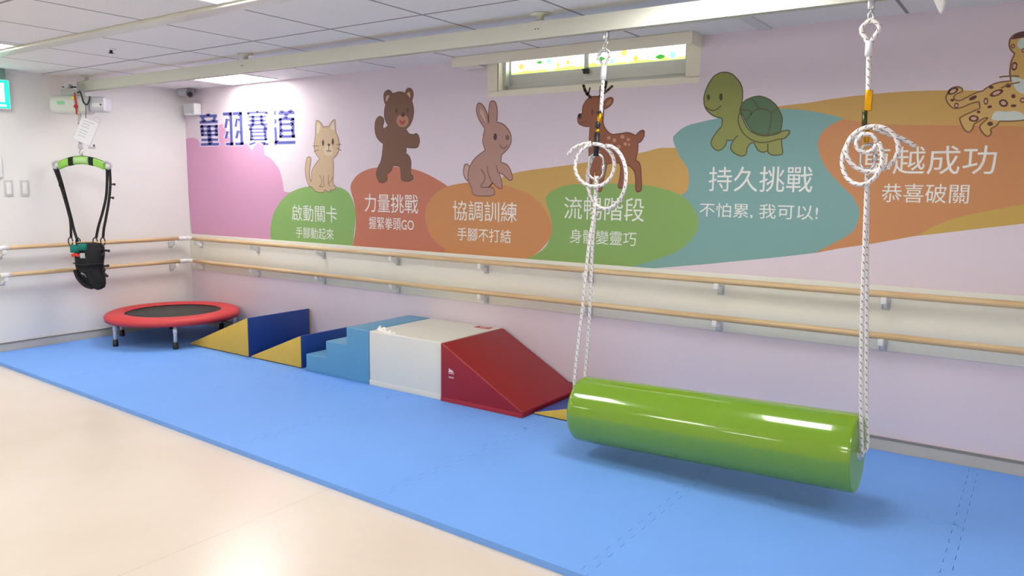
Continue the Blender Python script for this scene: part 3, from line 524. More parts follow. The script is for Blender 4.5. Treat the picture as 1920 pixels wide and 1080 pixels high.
  ["fill","rabbit",1,[3333,1669,3324,1680,3310,1696,3296,1714,3285,1731,3277,1745,3271,1759,3267,1773,3264,1785,3264,1797,3266,1808,3269,1818,3272,1825,3276,1830,3281,1833,3286,1834,3292,1833,3299,1830,3308,1825,3316,1818,3324,1810,3332,1800,3340,1788,3347,1775,3353,1762,3357,1747,3360,1731,3363,1716,3365,1706,3364,1715,3363,1730,3363,1746,3363,1762,3364,1779,3366,1797,3368,1814,3372,1827,3377,1834,3383,1839,3389,1841,3395,1841,3401,1840,3408,1838,3414,1834,3419,1827,3423,1819,3426,1809,3429,1798,3431,1784,3432,1765,3431,1742,3431,1721,3430,1706,3439,1704,3451,1702,3465,1698,3478,1692,3491,1684,3504,1673,3515,1662,3525,1650,3532,1639,3538,1626,3542,1613,3543,1601,3543,1588,3542,1576,3537,1564,3530,1552,3517,1537,3499,1521,3481,1507,3469,1497,3468,1488,3466,1474,3465,1461,3464,1452,3473,1450,3486,1447,3500,1443,3512,1437,3522,1429,3530,1418,3537,1407,3543,1396,3548,1385,3552,1373,3555,1362,3555,1353,3554,1346,3550,1341,3546,1338,3540,1337,3534,1338,3528,1341,3521,1345,3513,1350,3506,1355,3498,1362,3490,1369,3482,1375,3473,1378,3464,1381,3456,1383,3450,1384,3454,1376,3459,1365,3464,1352,3468,1340,3471,1328,3473,1316,3475,1305,3475,1296,3474,1290,3471,1287,3468,1285,3463,1284,3458,1285,3451,1288,3443,1291,3436,1296,3426,1301,3416,1309,3406,1316,3400,1321,3393,1315,3384,1306,3375,1298,3368,1292,3374,1292,3383,1292,3392,1291,3400,1289,3406,1285,3411,1279,3414,1273,3416,1267,3417,1261,3416,1255,3413,1249,3408,1244,3401,1241,3392,1239,3379,1237,3365,1236,3344,1235,3320,1235,3295,1235,3275,1236,3262,1238,3252,1240,3245,1243,3238,1248,3234,1256,3231,1266,3229,1277,3226,1287,3219,1298,3212,1311,3204,1321,3199,1329,3194,1333,3186,1338,3178,1344,3171,1352,3166,1360,3162,1370,3159,1380,3157,1391,3158,1403,3160,1416,3163,1427,3167,1436,3171,1441,3177,1443,3182,1443,3188,1443,3194,1440,3200,1436,3206,1431,3210,1428,3216,1436,3223,1446,3232,1458,3241,1468,3250,1476,3260,1484,3271,1492,3282,1499,3296,1508,3313,1517,3328,1525,3338,1530,3334,1540,3328,1553,3322,1568,3318,1581,3317,1593,3318,1604,3320,1615,3322,1625,3324,1637,3328,1650,3331,1661]],
  ["edge","rabline",3,[3333,1669,3324,1680,3310,1696,3296,1714,3285,1731,3277,1745,3271,1759,3267,1773,3264,1785,3264,1797,3266,1808,3269,1818,3272,1825,3276,1830,3281,1833,3286,1834,3292,1833,3299,1830,3308,1825,3316,1818,3324,1810,3332,1800,3340,1788,3347,1775,3353,1762,3357,1747,3360,1731,3363,1716,3365,1706,3364,1715,3363,1730,3363,1746,3363,1762,3364,1779,3366,1797,3368,1814,3372,1827,3377,1834,3383,1839,3389,1841,3395,1841,3401,1840,3408,1838,3414,1834,3419,1827,3423,1819,3426,1809,3429,1798,3431,1784,3432,1765,3431,1742,3431,1721,3430,1706,3439,1704,3451,1702,3465,1698,3478,1692,3491,1684,3504,1673,3515,1662,3525,1650,3532,1639,3538,1626,3542,1613,3543,1601,3543,1588,3542,1576,3537,1564,3530,1552,3517,1537,3499,1521,3481,1507,3469,1497,3468,1488,3466,1474,3465,1461,3464,1452,3473,1450,3486,1447,3500,1443,3512,1437,3522,1429,3530,1418,3537,1407,3543,1396,3548,1385,3552,1373,3555,1362,3555,1353,3554,1346,3550,1341,3546,1338,3540,1337,3534,1338,3528,1341,3521,1345,3513,1350,3506,1355,3498,1362,3490,1369,3482,1375,3473,1378,3464,1381,3456,1383,3450,1384,3454,1376,3459,1365,3464,1352,3468,1340,3471,1328,3473,1316,3475,1305,3475,1296,3474,1290,3471,1287,3468,1285,3463,1284,3458,1285,3451,1288,3443,1291,3436,1296,3426,1301,3416,1309,3406,1316,3400,1321,3393,1315,3384,1306,3375,1298,3368,1292,3374,1292,3383,1292,3392,1291,3400,1289,3406,1285,3411,1279,3414,1273,3416,1267,3417,1261,3416,1255,3413,1249,3408,1244,3401,1241,3392,1239,3379,1237,3365,1236,3344,1235,3320,1235,3295,1235,3275,1236,3262,1238,3252,1240,3245,1243,3238,1248,3234,1256,3231,1266,3229,1277,3226,1287,3219,1298,3212,1311,3204,1321,3199,1329,3194,1333,3186,1338,3178,1344,3171,1352,3166,1360,3162,1370,3159,1380,3157,1391,3158,1403,3160,1416,3163,1427,3167,1436,3171,1441,3177,1443,3182,1443,3188,1443,3194,1440,3200,1436,3206,1431,3210,1428,3216,1436,3223,1446,3232,1458,3241,1468,3250,1476,3260,1484,3271,1492,3282,1499,3296,1508,3313,1517,3328,1525,3338,1530,3334,1540,3328,1553,3322,1568,3318,1581,3317,1593,3318,1604,3320,1615,3322,1625,3324,1637,3328,1650,3331,1661]],
  ["fill","rabbit_light",2,[3298,1796,3302,1795,3308,1790,3315,1784,3321,1776,3326,1767,3330,1756,3335,1745,3338,1735,3342,1725,3345,1714,3347,1706,3347,1703,3342,1707,3334,1715,3325,1726,3317,1736,3311,1744,3305,1752,3300,1760,3297,1768,3295,1776,3295,1785,3296,1792]],
  ["fill","rabbit_light",2,[3175,1435,3179,1439,3183,1440,3186,1439,3190,1438,3195,1436,3200,1434,3205,1429,3207,1423,3206,1414,3203,1402,3199,1389,3196,1378,3196,1366,3197,1354,3198,1344,3196,1339,3192,1340,3184,1346,3177,1354,3171,1362,3168,1369,3165,1377,3163,1385,3163,1394,3165,1405,3168,1416,3172,1427]],
  ["line","rabline",3,[3210,1428,3207,1419,3203,1406,3199,1391,3196,1378,3196,1364,3197,1350,3198,1338,3199,1329]],
  ["fill","dark",3,[3431,1614,3430,1606,3427,1598,3423,1594,3418,1592,3413,1594,3408,1599,3405,1606,3404,1615,3405,1623,3408,1631,3412,1635,3417,1637,3423,1635,3427,1630,3430,1623]],
  ["fill","rabnose",3,[3528,1607,3527,1601,3524,1596,3519,1593,3513,1592,3508,1593,3503,1597,3500,1602,3499,1608,3500,1614,3503,1619,3508,1623,3513,1624,3519,1622,3523,1619,3527,1613]],
  ["line","rabline",3,[3455,1566,3457,1562,3460,1557,3464,1551,3468,1547,3473,1544,3478,1541,3483,1540,3488,1540,3493,1542,3498,1545,3503,1549,3507,1552,3509,1555,3511,1559,3512,1562,3512,1564]],
  ["line","rabline",3,[3303,1410,3309,1403,3318,1393,3327,1382,3333,1371,3336,1362,3336,1352,3335,1343,3332,1333,3324,1322,3312,1311,3303,1300,3301,1293,3313,1290,3333,1291,3354,1293,3368,1294]],
  ["line","rabline",3,[3357,1429,3357,1421,3358,1410,3360,1398,3363,1384,3370,1368,3380,1350,3389,1332,3396,1321]],
  ["line","rabline",3,[3428,1434,3430,1427,3433,1416,3436,1405,3439,1397,3442,1391,3445,1388,3448,1386,3450,1384]],
  ["line","rabline",3,[3368,1292,3400,1321]],
 ],
 'deer': [
  ["fill","deer",1,[4058,1769,4060,1777,4064,1784,4068,1791,4072,1797,4077,1803,4082,1809,4088,1814,4094,1818,4101,1822,4109,1825,4118,1827,4127,1828,4139,1828,4152,1827,4165,1825,4175,1822,4183,1816,4188,1809,4193,1802,4196,1797,4197,1795,4198,1793,4200,1791,4202,1790,4204,1793,4206,1798,4208,1803,4212,1807,4217,1810,4224,1813,4231,1815,4237,1816,4243,1815,4249,1814,4254,1812,4257,1808,4258,1803,4258,1796,4256,1788,4252,1782,4247,1775,4240,1769,4232,1764,4224,1760,4217,1756,4210,1754,4204,1753,4199,1751,4198,1738,4197,1718,4196,1697,4196,1680,4199,1668,4202,1658,4207,1649,4213,1641,4221,1631,4230,1622,4240,1614,4251,1608,4261,1605,4271,1605,4282,1606,4294,1607,4308,1608,4323,1610,4337,1612,4350,1613,4361,1612,4370,1610,4378,1608,4386,1605,4393,1602,4399,1599,4404,1596,4407,1594,4412,1599,4419,1606,4427,1613,4434,1618,4441,1621,4447,1623,4453,1623,4458,1620,4460,1615,4461,1607,4461,1598,4460,1589,4456,1581,4451,1573,4445,1565,4439,1559,4434,1556,4430,1555,4425,1555,4422,1554,4423,1546,4424,1535,4424,1522,4424,1509,4422,1497,4418,1483,4415,1470,4415,1459,4419,1453,4427,1448,4434,1443,4440,1434,4444,1419,4447,1399,4449,1378,4451,1359,4453,1341,4454,1324,4455,1308,4454,1296,4453,1288,4452,1284,4449,1282,4446,1280,4440,1278,4433,1276,4427,1277,4421,1283,4419,1298,4417,1319,4417,1341,4415,1359,4413,1371,4411,1380,4408,1388,4403,1397,4395,1407,4383,1417,4372,1425,4364,1428,4360,1424,4359,1415,4359,1403,4358,1390,4355,1377,4352,1362,4348,1346,4345,1333,4343,1322,4342,1312,4340,1303,4336,1298,4329,1295,4320,1295,4312,1298,4307,1304,4307,1314,4310,1328,4313,1343,4316,1359,4317,1375,4319,1393,4319,1409,4318,1422,4315,1431,4312,1436,4307,1440,4299,1442,4285,1442,4266,1442,4248,1440,4234,1436,4228,1430,4226,1423,4226,1414,4224,1404,4220,1390,4216,1373,4212,1355,4208,1339,4204,1322,4202,1305,4199,1289,4195,1279,4188,1274,4181,1274,4174,1277,4168,1281,4166,1287,4166,1296,4167,1306,4166,1319,4164,1336,4161,1357,4157,1377,4154,1391,4151,1397,4149,1400,4146,1397,4143,1391,4140,1376,4137,1355,4134,1333,4130,1319,4124,1312,4116,1310,4109,1312,4104,1319,4101,1332,4101,1351,4102,1372,4103,1391,4105,1406,4109,1420,4112,1434,4114,1450,4113,1465,4110,1481,4107,1499,4106,1521,4106,1554,4107,1593,4109,1630,4110,1656,4103,1656,4093,1656,4082,1657,4072,1658,4063,1661,4053,1665,4044,1668,4037,1673,4033,1677,4029,1682,4027,1687,4026,1693,4025,1700,4025,1708,4026,1715,4029,1722,4034,1725,4041,1727,4048,1729,4053,1734,4056,1741,4056,1750,4056,1760]],
  ["edge","deerline",3,[4058,1769,4060,1777,4064,1784,4068,1791,4072,1797,4077,1803,4082,1809,4088,1814,4094,1818,4101,1822,4109,1825,4118,1827,4127,1828,4139,1828,4152,1827,4165,1825,4175,1822,4183,1816,4188,1809,4193,1802,4196,1797,4197,1795,4198,1793,4200,1791,4202,1790,4204,1793,4206,1798,4208,1803,4212,1807,4217,1810,4224,1813,4231,1815,4237,1816,4243,1815,4249,1814,4254,1812,4257,1808,4258,1803,4258,1796,4256,1788,4252,1782,4247,1775,4240,1769,4232,1764,4224,1760,4217,1756,4210,1754,4204,1753,4199,1751,4198,1738,4197,1718,4196,1697,4196,1680,4199,1668,4202,1658,4207,1649,4213,1641,4221,1631,4230,1622,4240,1614,4251,1608,4261,1605,4271,1605,4282,1606,4294,1607,4308,1608,4323,1610,4337,1612,4350,1613,4361,1612,4370,1610,4378,1608,4386,1605,4393,1602,4399,1599,4404,1596,4407,1594,4412,1599,4419,1606,4427,1613,4434,1618,4441,1621,4447,1623,4453,1623,4458,1620,4460,1615,4461,1607,4461,1598,4460,1589,4456,1581,4451,1573,4445,1565,4439,1559,4434,1556,4430,1555,4425,1555,4422,1554,4423,1546,4424,1535,4424,1522,4424,1509,4422,1497,4418,1483,4415,1470,4415,1459,4419,1453,4427,1448,4434,1443,4440,1434,4444,1419,4447,1399,4449,1378,4451,1359,4453,1341,4454,1324,4455,1308,4454,1296,4453,1288,4452,1284,4449,1282,4446,1280,4440,1278,4433,1276,4427,1277,4421,1283,4419,1298,4417,1319,4417,1341,4415,1359,4413,1371,4411,1380,4408,1388,4403,1397,4395,1407,4383,1417,4372,1425,4364,1428,4360,1424,4359,1415,4359,1403,4358,1390,4355,1377,4352,1362,4348,1346,4345,1333,4343,1322,4342,1312,4340,1303,4336,1298,4329,1295,4320,1295,4312,1298,4307,1304,4307,1314,4310,1328,4313,1343,4316,1359,4317,1375,4319,1393,4319,1409,4318,1422,4315,1431,4312,1436,4307,1440,4299,1442,4285,1442,4266,1442,4248,1440,4234,1436,4228,1430,4226,1423,4226,1414,4224,1404,4220,1390,4216,1373,4212,1355,4208,1339,4204,1322,4202,1305,4199,1289,4195,1279,4188,1274,4181,1274,4174,1277,4168,1281,4166,1287,4166,1296,4167,1306,4166,1319,4164,1336,4161,1357,4157,1377,4154,1391,4151,1397,4149,1400,4146,1397,4143,1391,4140,1376,4137,1355,4134,1333,4130,1319,4124,1312,4116,1310,4109,1312,4104,1319,4101,1332,4101,1351,4102,1372,4103,1391,4105,1406,4109,1420,4112,1434,4114,1450,4113,1465,4110,1481,4107,1499,4106,1521,4106,1554,4107,1593,4109,1630,4110,1656,4103,1656,4093,1656,4082,1657,4072,1658,4063,1661,4053,1665,4044,1668,4037,1673,4033,1677,4029,1682,4027,1687,4026,1693,4025,1700,4025,1708,4026,1715,4029,1722,4034,1725,4041,1727,4048,1729,4053,1734,4056,1741,4056,1750,4056,1760]],
  ["fill","deer_ear",2,[4208,1771,4208,1775,4211,1781,4217,1788,4222,1794,4228,1798,4236,1801,4243,1803,4247,1803,4248,1799,4247,1793,4244,1786,4240,1780,4232,1776,4223,1773,4213,1771]],
  ["fill","antler",4,[4051,1892,4061,1866,4079,1870,4069,1896]],
  ["fill","antler",4,[4062,1864,4077,1841,4094,1848,4079,1871]],
  ["fill","antler",4,[4079,1839,4102,1819,4115,1830,4093,1850]],
  ["fill","antler",4,[4070,1893,4068,1889,4063,1886,4057,1886,4052,1890,4050,1895,4052,1899,4057,1902,4063,1902,4068,1898]],
  ["fill","antler",4,[4080,1867,4078,1862,4073,1860,4067,1860,4062,1863,4060,1868,4062,1873,4067,1876,4073,1876,4078,1872]],
  ["fill","antler",4,[4096,1844,4094,1839,4089,1836,4083,1837,4078,1840,4076,1845,4078,1850,4083,1853,4089,1852,4094,1849]],
  ["fill","antler",4,[4118,1823,4117,1819,4112,1816,4106,1816,4101,1820,4099,1825,4101,1829,4106,1832,4111,1832,4116,1828]],
  ["fill","antler",4,[4098,1879,4090,1852,4101,1849,4109,1876]],
  ["fill","antler",4,[4110,1877,4108,1874,4106,1872,4102,1873,4099,1875,4098,1878,4099,1881,4102,1882,4105,1882,4108,1880]],
  ["fill","antler",4,[4101,1850,4100,1847,4097,1845,4094,1846,4091,1848,4089,1851,4090,1854,4093,1855,4097,1855,4100,1853]],
  ["fill","antler",4,[4201,1907,4196,1877,4214,1873,4220,1903]],
  ["fill","antler",4,[4196,1879,4184,1855,4201,1847,4214,1872]],
  ["fill","antler",4,[4185,1856,4160,1829,4175,1818,4200,1845]],
  ["fill","antler",4,[4220,1905,4218,1900,4214,1897,4208,1898,4203,1901,4201,1906,4203,1910,4207,1913,4213,1913,4218,1909]],
  ["fill","antler",4,[4214,1875,4213,1870,4208,1867,4202,1868,4197,1871,4195,1876,4197,1881,4202,1883,4208,1883,4212,1880]],
  ["fill","antler",4,[4202,1850,4200,1846,4196,1843,4190,1843,4185,1847,4183,1852,4185,1856,4189,1859,4195,1859,4200,1855]],
  ["fill","antler",4,[4177,1823,4176,1819,4171,1816,4165,1816,4160,1820,4158,1824,4160,1829,4165,1832,4171,1832,4175,1828]],
  ["fill","antler",4,[4244,1884,4219,1866,4230,1855,4255,1873]],
  ["fill","antler",4,[4220,1866,4188,1847,4198,1836,4230,1854]],
  ["fill","antler",4,[4257,1878,4256,1874,4252,1872,4247,1872,4243,1875,4242,1879,4243,1883,4247,1886,4252,1885,4256,1883]],
  ["fill","antler",4,[4233,1860,4231,1856,4228,1854,4223,1854,4219,1857,4217,1861,4218,1865,4222,1867,4227,1867,4231,1864]],
  ["fill","antler",4,[4201,1841,4199,1837,4196,1835,4191,1835,4186,1838,4185,1842,4186,1846,4190,1848,4195,1848,4199,1845]],
  ["fill","antler",4,[4169,1884,4166,1846,4175,1845,4178,1883]],
  ["fill","antler",4,[4178,1883,4177,1881,4175,1880,4172,1880,4170,1882,4169,1884,4170,1886,4172,1887,4175,1887,4177,1886]],
  ["fill","antler",4,[4175,1846,4174,1843,4172,1842,4170,1842,4167,1844,4166,1846,4167,1848,4169,1850,4172,1849,4174,1848]],
  ["fill","dark",3,[4052,1718,4051,1711,4049,1706,4045,1702,4040,1701,4035,1703,4030,1706,4028,1712,4026,1719,4027,1725,4030,1730,4034,1734,4039,1735,4044,1733,4048,1730,4051,1724]],
  ["fill","deerline",3,[4133,1738,4133,1731,4131,1725,4128,1722,4124,1720,4120,1722,4117,1726,4115,1732,4114,1739,4115,1746,4116,1752,4120,1756,4123,1757,4127,1756,4130,1752,4132,1746]],
  ["line","deerline",3,[4052,1685,4056,1684,4061,1682,4066,1680,4071,1680,4076,1682,4080,1686,4084,1691,4086,1694]],
  ["fill","antler",3,[4439,1617,4457,1620,4459,1605]],
  ["fill","deer_spot",2,[4249,1586,4248,1582,4246,1578,4242,1576,4237,1575,4232,1576,4228,1579,4225,1582,4224,1586,4225,1590,4228,1594,4232,1596,4236,1597,4241,1596,4245,1593,4248,1590]],
  ["fill","deer_spot",2,[4286,1571,4285,1567,4282,1563,4278,1561,4274,1560,4269,1561,4265,1564,4262,1567,4261,1571,4262,1576,4264,1579,4268,1581,4273,1582,4278,1581,4282,1579,4285,1575]],
  ["fill","deer_spot",2,[4338,1590,4337,1585,4334,1582,4330,1579,4325,1579,4320,1580,4316,1582,4313,1586,4312,1590,4313,1595,4316,1598,4320,1601,4325,1601,4330,1600,4334,1598,4337,1594]],
  ["fill","deer_spot",2,[4374,1573,4373,1569,4370,1566,4367,1564,4363,1563,4358,1564,4355,1566,4352,1570,4351,1574,4352,1577,4354,1581,4358,1583,4362,1583,4366,1582,4370,1580,4373,1577]],
  ["fill","deer_spot",2,[4316,1533,4315,1529,4313,1525,4309,1523,4304,1522,4299,1523,4294,1526,4291,1530,4290,1534,4291,1538,4294,1542,4298,1544,4303,1545,4308,1544,4312,1542,4315,1538]],
  ["fill","deer_spot",2,[4355,1548,4355,1545,4352,1541,4349,1539,4344,1539,4340,1539,4336,1542,4334,1545,4333,1549,4333,1553,4336,1556,4339,1558,4344,1559,4348,1558,4352,1556,4354,1552]],
  ["fill","deer_spot",2,[4377,1545,4376,1542,4374,1540,4372,1538,4369,1538,4366,1539,4364,1540,4362,1542,4361,1545,4362,1548,4363,1550,4366,1551,4369,1552,4372,1551,4374,1550,4376,1547]],
  ["fill","deer_spot",2,[4265,1545,4264,1542,4262,1540,4260,1538,4256,1538,4253,1538,4250,1540,4248,1543,4247,1546,4248,1549,4250,1551,4253,1553,4256,1553,4259,1552,4262,1551,4264,1548]],
 ],
 'turtle': [
  ["fill","turtle",1,[4804,1774,4804,1783,4805,1792,4807,1801,4809,1810,4812,1820,4816,1830,4820,1840,4824,1850,4830,1860,4837,1871,4844,1880,4851,1889,4859,1895,4867,1900,4875,1903,4883,1906,4891,1908,4899,1909,4908,1909,4916,1908,4925,1907,4935,1904,4945,1900,4954,1895,4963,1888,4972,1879,4980,1870,4988,1861,4994,1853,5000,1843,5004,1834,5008,1825,5010,1816,5012,1808,5013,1799,5013,1789,5014,1778,5013,1765,5013,1753,5012,1741,5010,1731,5006,1723,5003,1714,5005,1701,5012,1683,5022,1660,5034,1638,5045,1620,5056,1607,5068,1597,5080,1589,5093,1583,5107,1578,5123,1574,5140,1572,5156,1572,5172,1575,5188,1580,5203,1586,5216,1590,5225,1593,5231,1594,5236,1595,5241,1596,5248,1597,5254,1597,5260,1597,5264,1595,5265,1592,5265,1588,5264,1583,5262,1578,5258,1573,5254,1568,5248,1563,5243,1559,5239,1557,5233,1555,5229,1554,5226,1553,5227,1546,5228,1535,5229,1524,5231,1514,5233,1505,5234,1497,5236,1489,5236,1483,5234,1479,5232,1477,5228,1476,5222,1475,5214,1474,5203,1473,5192,1473,5183,1474,5176,1477,5170,1481,5166,1484,5162,1487,5162,1488,5161,1491,5160,1494,5160,1496,5156,1494,5150,1492,5144,1490,5138,1489,5131,1490,5124,1492,5117,1495,5110,1499,5105,1504,5101,1512,5097,1519,5093,1525,5091,1530,5090,1534,5088,1537,5086,1539,5082,1540,5078,1539,5073,1538,5068,1535,5063,1530,5059,1523,5054,1516,5051,1509,5050,1501,5050,1494,5050,1487,5048,1482,5044,1477,5038,1474,5032,1472,5026,1471,5019,1471,5012,1474,5005,1477,4997,1480,4990,1484,4981,1489,4974,1495,4969,1501,4966,1507,4964,1514,4964,1521,4965,1528,4967,1535,4970,1542,4973,1548,4975,1553,4968,1553,4958,1554,4947,1555,4940,1556,4939,1551,4939,1544,4937,1536,4934,1529,4930,1522,4925,1516,4918,1511,4912,1507,4905,1504,4898,1502,4891,1502,4883,1505,4876,1510,4867,1518,4860,1527,4856,1535,4854,1543,4855,1551,4858,1559,4861,1567,4866,1576,4873,1585,4879,1594,4886,1603,4892,1611,4899,1618,4905,1625,4910,1634,4911,1644,4911,1655,4909,1665,4909,1672,4903,1673,4894,1675,4884,1677,4875,1680,4866,1684,4858,1688,4849,1694,4841,1700,4833,1707,4825,1715,4818,1724,4813,1733,4809,1743,4806,1753,4805,1764]],
  ["fill","shell",2,[5012,1741,5017,1745,5023,1751,5030,1757,5038,1762,5047,1765,5056,1768,5065,1771,5074,1773,5082,1774,5089,1775,5097,1775,5105,1775,5114,1772,5125,1769,5135,1765,5145,1760,5156,1754,5167,1746,5177,1737,5187,1728,5195,1717,5203,1706,5209,1694,5215,1683,5219,1674,5222,1667,5224,1659,5225,1648,5224,1634,5223,1616,5221,1599,5220,1588,5215,1586,5207,1583,5199,1580,5190,1578,5182,1576,5174,1575,5165,1575,5155,1575,5145,1576,5133,1577,5121,1579,5111,1582,5101,1586,5091,1590,5082,1595,5074,1601,5066,1609,5058,1618,5051,1628,5045,1638,5039,1647,5034,1656,5029,1665,5025,1674,5020,1682,5015,1690,5010,1697,5007,1701,5008,1709,5010,1721,5011,1733]],
  ["edge","turline",3,[4804,1774,4804,1783,4805,1792,4807,1801,4809,1810,4812,1820,4816,1830,4820,1840,4824,1850,4830,1860,4837,1871,4844,1880,4851,1889,4859,1895,4867,1900,4875,1903,4883,1906,4891,1908,4899,1909,4908,1909,4916,1908,4925,1907,4935,1904,4945,1900,4954,1895,4963,1888,4972,1879,4980,1870,4988,1861,4994,1853,5000,1843,5004,1834,5008,1825,5010,1816,5012,1808,5013,1799,5013,1789,5014,1778,5013,1765,5013,1753,5012,1741,5010,1731,5006,1723,5003,1714,5005,1701,5012,1683,5022,1660,5034,1638,5045,1620,5056,1607,5068,1597,5080,1589,5093,1583,5107,1578,5123,1574,5140,1572,5156,1572,5172,1575,5188,1580,5203,1586,5216,1590,5225,1593,5231,1594,5236,1595,5241,1596,5248,1597,5254,1597,5260,1597,5264,1595,5265,1592,5265,1588,5264,1583,5262,1578,5258,1573,5254,1568,5248,1563,5243,1559,5239,1557,5233,1555,5229,1554,5226,1553,5227,1546,5228,1535,5229,1524,5231,1514,5233,1505,5234,1497,5236,1489,5236,1483,5234,1479,5232,1477,5228,1476,5222,1475,5214,1474,5203,1473,5192,1473,5183,1474,5176,1477,5170,1481,5166,1484,5162,1487,5162,1488,5161,1491,5160,1494,5160,1496,5156,1494,5150,1492,5144,1490,5138,1489,5131,1490,5124,1492,5117,1495,5110,1499,5105,1504,5101,1512,5097,1519,5093,1525,5091,1530,5090,1534,5088,1537,5086,1539,5082,1540,5078,1539,5073,1538,5068,1535,5063,1530,5059,1523,5054,1516,5051,1509,5050,1501,5050,1494,5050,1487,5048,1482,5044,1477,5038,1474,5032,1472,5026,1471,5019,1471,5012,1474,5005,1477,4997,1480,4990,1484,4981,1489,4974,1495,4969,1501,4966,1507,4964,1514,4964,1521,4965,1528,4967,1535,4970,1542,4973,1548,4975,1553,4968,1553,4958,1554,4947,1555,4940,1556,4939,1551,4939,1544,4937,1536,4934,1529,4930,1522,4925,1516,4918,1511,4912,1507,4905,1504,4898,1502,4891,1502,4883,1505,4876,1510,4867,1518,4860,1527,4856,1535,4854,1543,4855,1551,4858,1559,4861,1567,4866,1576,4873,1585,4879,1594,4886,1603,4892,1611,4899,1618,4905,1625,4910,1634,4911,1644,4911,1655,4909,1665,4909,1672,4903,1673,4894,1675,4884,1677,4875,1680,4866,1684,4858,1688,4849,1694,4841,1700,4833,1707,4825,1715,4818,1724,4813,1733,4809,1743,4806,1753,4805,1764]],
  ["edge","turline",4,[5012,1741,5017,1745,5023,1751,5030,1757,5038,1762,5047,1765,5056,1768,5065,1771,5074,1773,5082,1774,5089,1775,5097,1775,5105,1775,5114,1772,5125,1769,5135,1765,5145,1760,5156,1754,5167,1746,5177,1737,5187,1728,5195,1717,5203,1706,5209,1694,5215,1683,5219,1674,5222,1667,5224,1659,5225,1648,5224,1634,5223,1616,5221,1599,5220,1588,5215,1586,5207,1583,5199,1580,5190,1578,5182,1576,5174,1575,5165,1575,5155,1575,5145,1576,5133,1577,5121,1579,5111,1582,5101,1586,5091,1590,5082,1595,5074,1601,5066,1609,5058,1618,5051,1628,5045,1638,5039,1647,5034,1656,5029,1665,5025,1674,5020,1682,5015,1690,5010,1697,5007,1701,5008,1709,5010,1721,5011,1733]],
  ["fill","turdark",3,[4837,1784,4837,1778,4835,1773,4833,1770,4829,1769,4826,1770,4824,1774,4822,1779,4821,1785,4821,1790,4823,1795,4825,1798,4828,1799,4831,1798,4834,1794,4836,1789]],
  ["fill","turdark",3,[4907,1782,4907,1775,4905,1769,4902,1765,4899,1764,4895,1765,4892,1770,4889,1776,4888,1783,4889,1790,4890,1796,4893,1800,4897,1801,4901,1800,4904,1796,4906,1789]],
  ["line","turline",4,[5005,1697,5003,1693,5001,1688,4998,1682,4997,1675,4997,1667,4997,1659,4998,1649,5001,1639,5005,1628,5010,1617,5016,1605,5024,1594,5033,1584,5044,1574,5055,1565,5067,1557,5078,1551,5090,1547,5101,1543,5113,1541,5124,1539,5135,1539,5146,1540,5157,1541,5169,1543,5180,1546,5191,1549,5201,1552,5208,1553,5215,1554,5221,1554,5226,1555,5232,1556,5238,1557,5243,1558,5248,1561,5253,1567,5257,1574,5261,1582,5264,1587]],
  ["line","turline",4,[5061,1764,5065,1760,5072,1755,5078,1748,5084,1742,5089,1734,5093,1725,5097,1716,5099,1710]],
  ["line","turline",4,[5099,1710,5104,1710,5111,1710,5119,1710,5126,1709,5132,1708,5138,1706,5143,1704,5149,1701,5153,1698,5158,1695,5162,1690,5165,1685,5167,1680,5168,1674,5168,1667,5168,1659,5168,1651,5167,1641,5166,1631,5164,1620,5162,1608,5159,1595,5157,1583,5155,1575]],
  ["line","turline",4,[5099,1710,5094,1708,5086,1705,5077,1700,5069,1694,5062,1685,5054,1674,5048,1663,5044,1655]],
  ["line","turline",4,[5165,1683,5167,1686,5170,1689,5173,1692,5177,1696,5183,1699,5190,1702,5196,1706,5201,1708]],
  ["line","turline",4,[5009,1708,5015,1708,5024,1709,5033,1709,5041,1709,5047,1707,5053,1704,5058,1700,5062,1697,5064,1693,5064,1688,5063,1684,5063,1681]],
  ["line","turline",4,[4818,1735,4821,1732,4825,1728,4830,1724,4835,1720,4840,1718,4846,1716,4851,1714,4857,1713,4863,1714,4869,1716,4875,1718,4880,1721,4886,1724,4892,1730,4897,1734,4900,1738]],
  ["line","turline",4,[4999,1579,4997,1576,4992,1572,4988,1568,4984,1564,4981,1560,4979,1556,4977,1553,4975,1550]],
  ["line","turline",4,[5158,1533,5160,1496]],
 ],
 'leopard': [
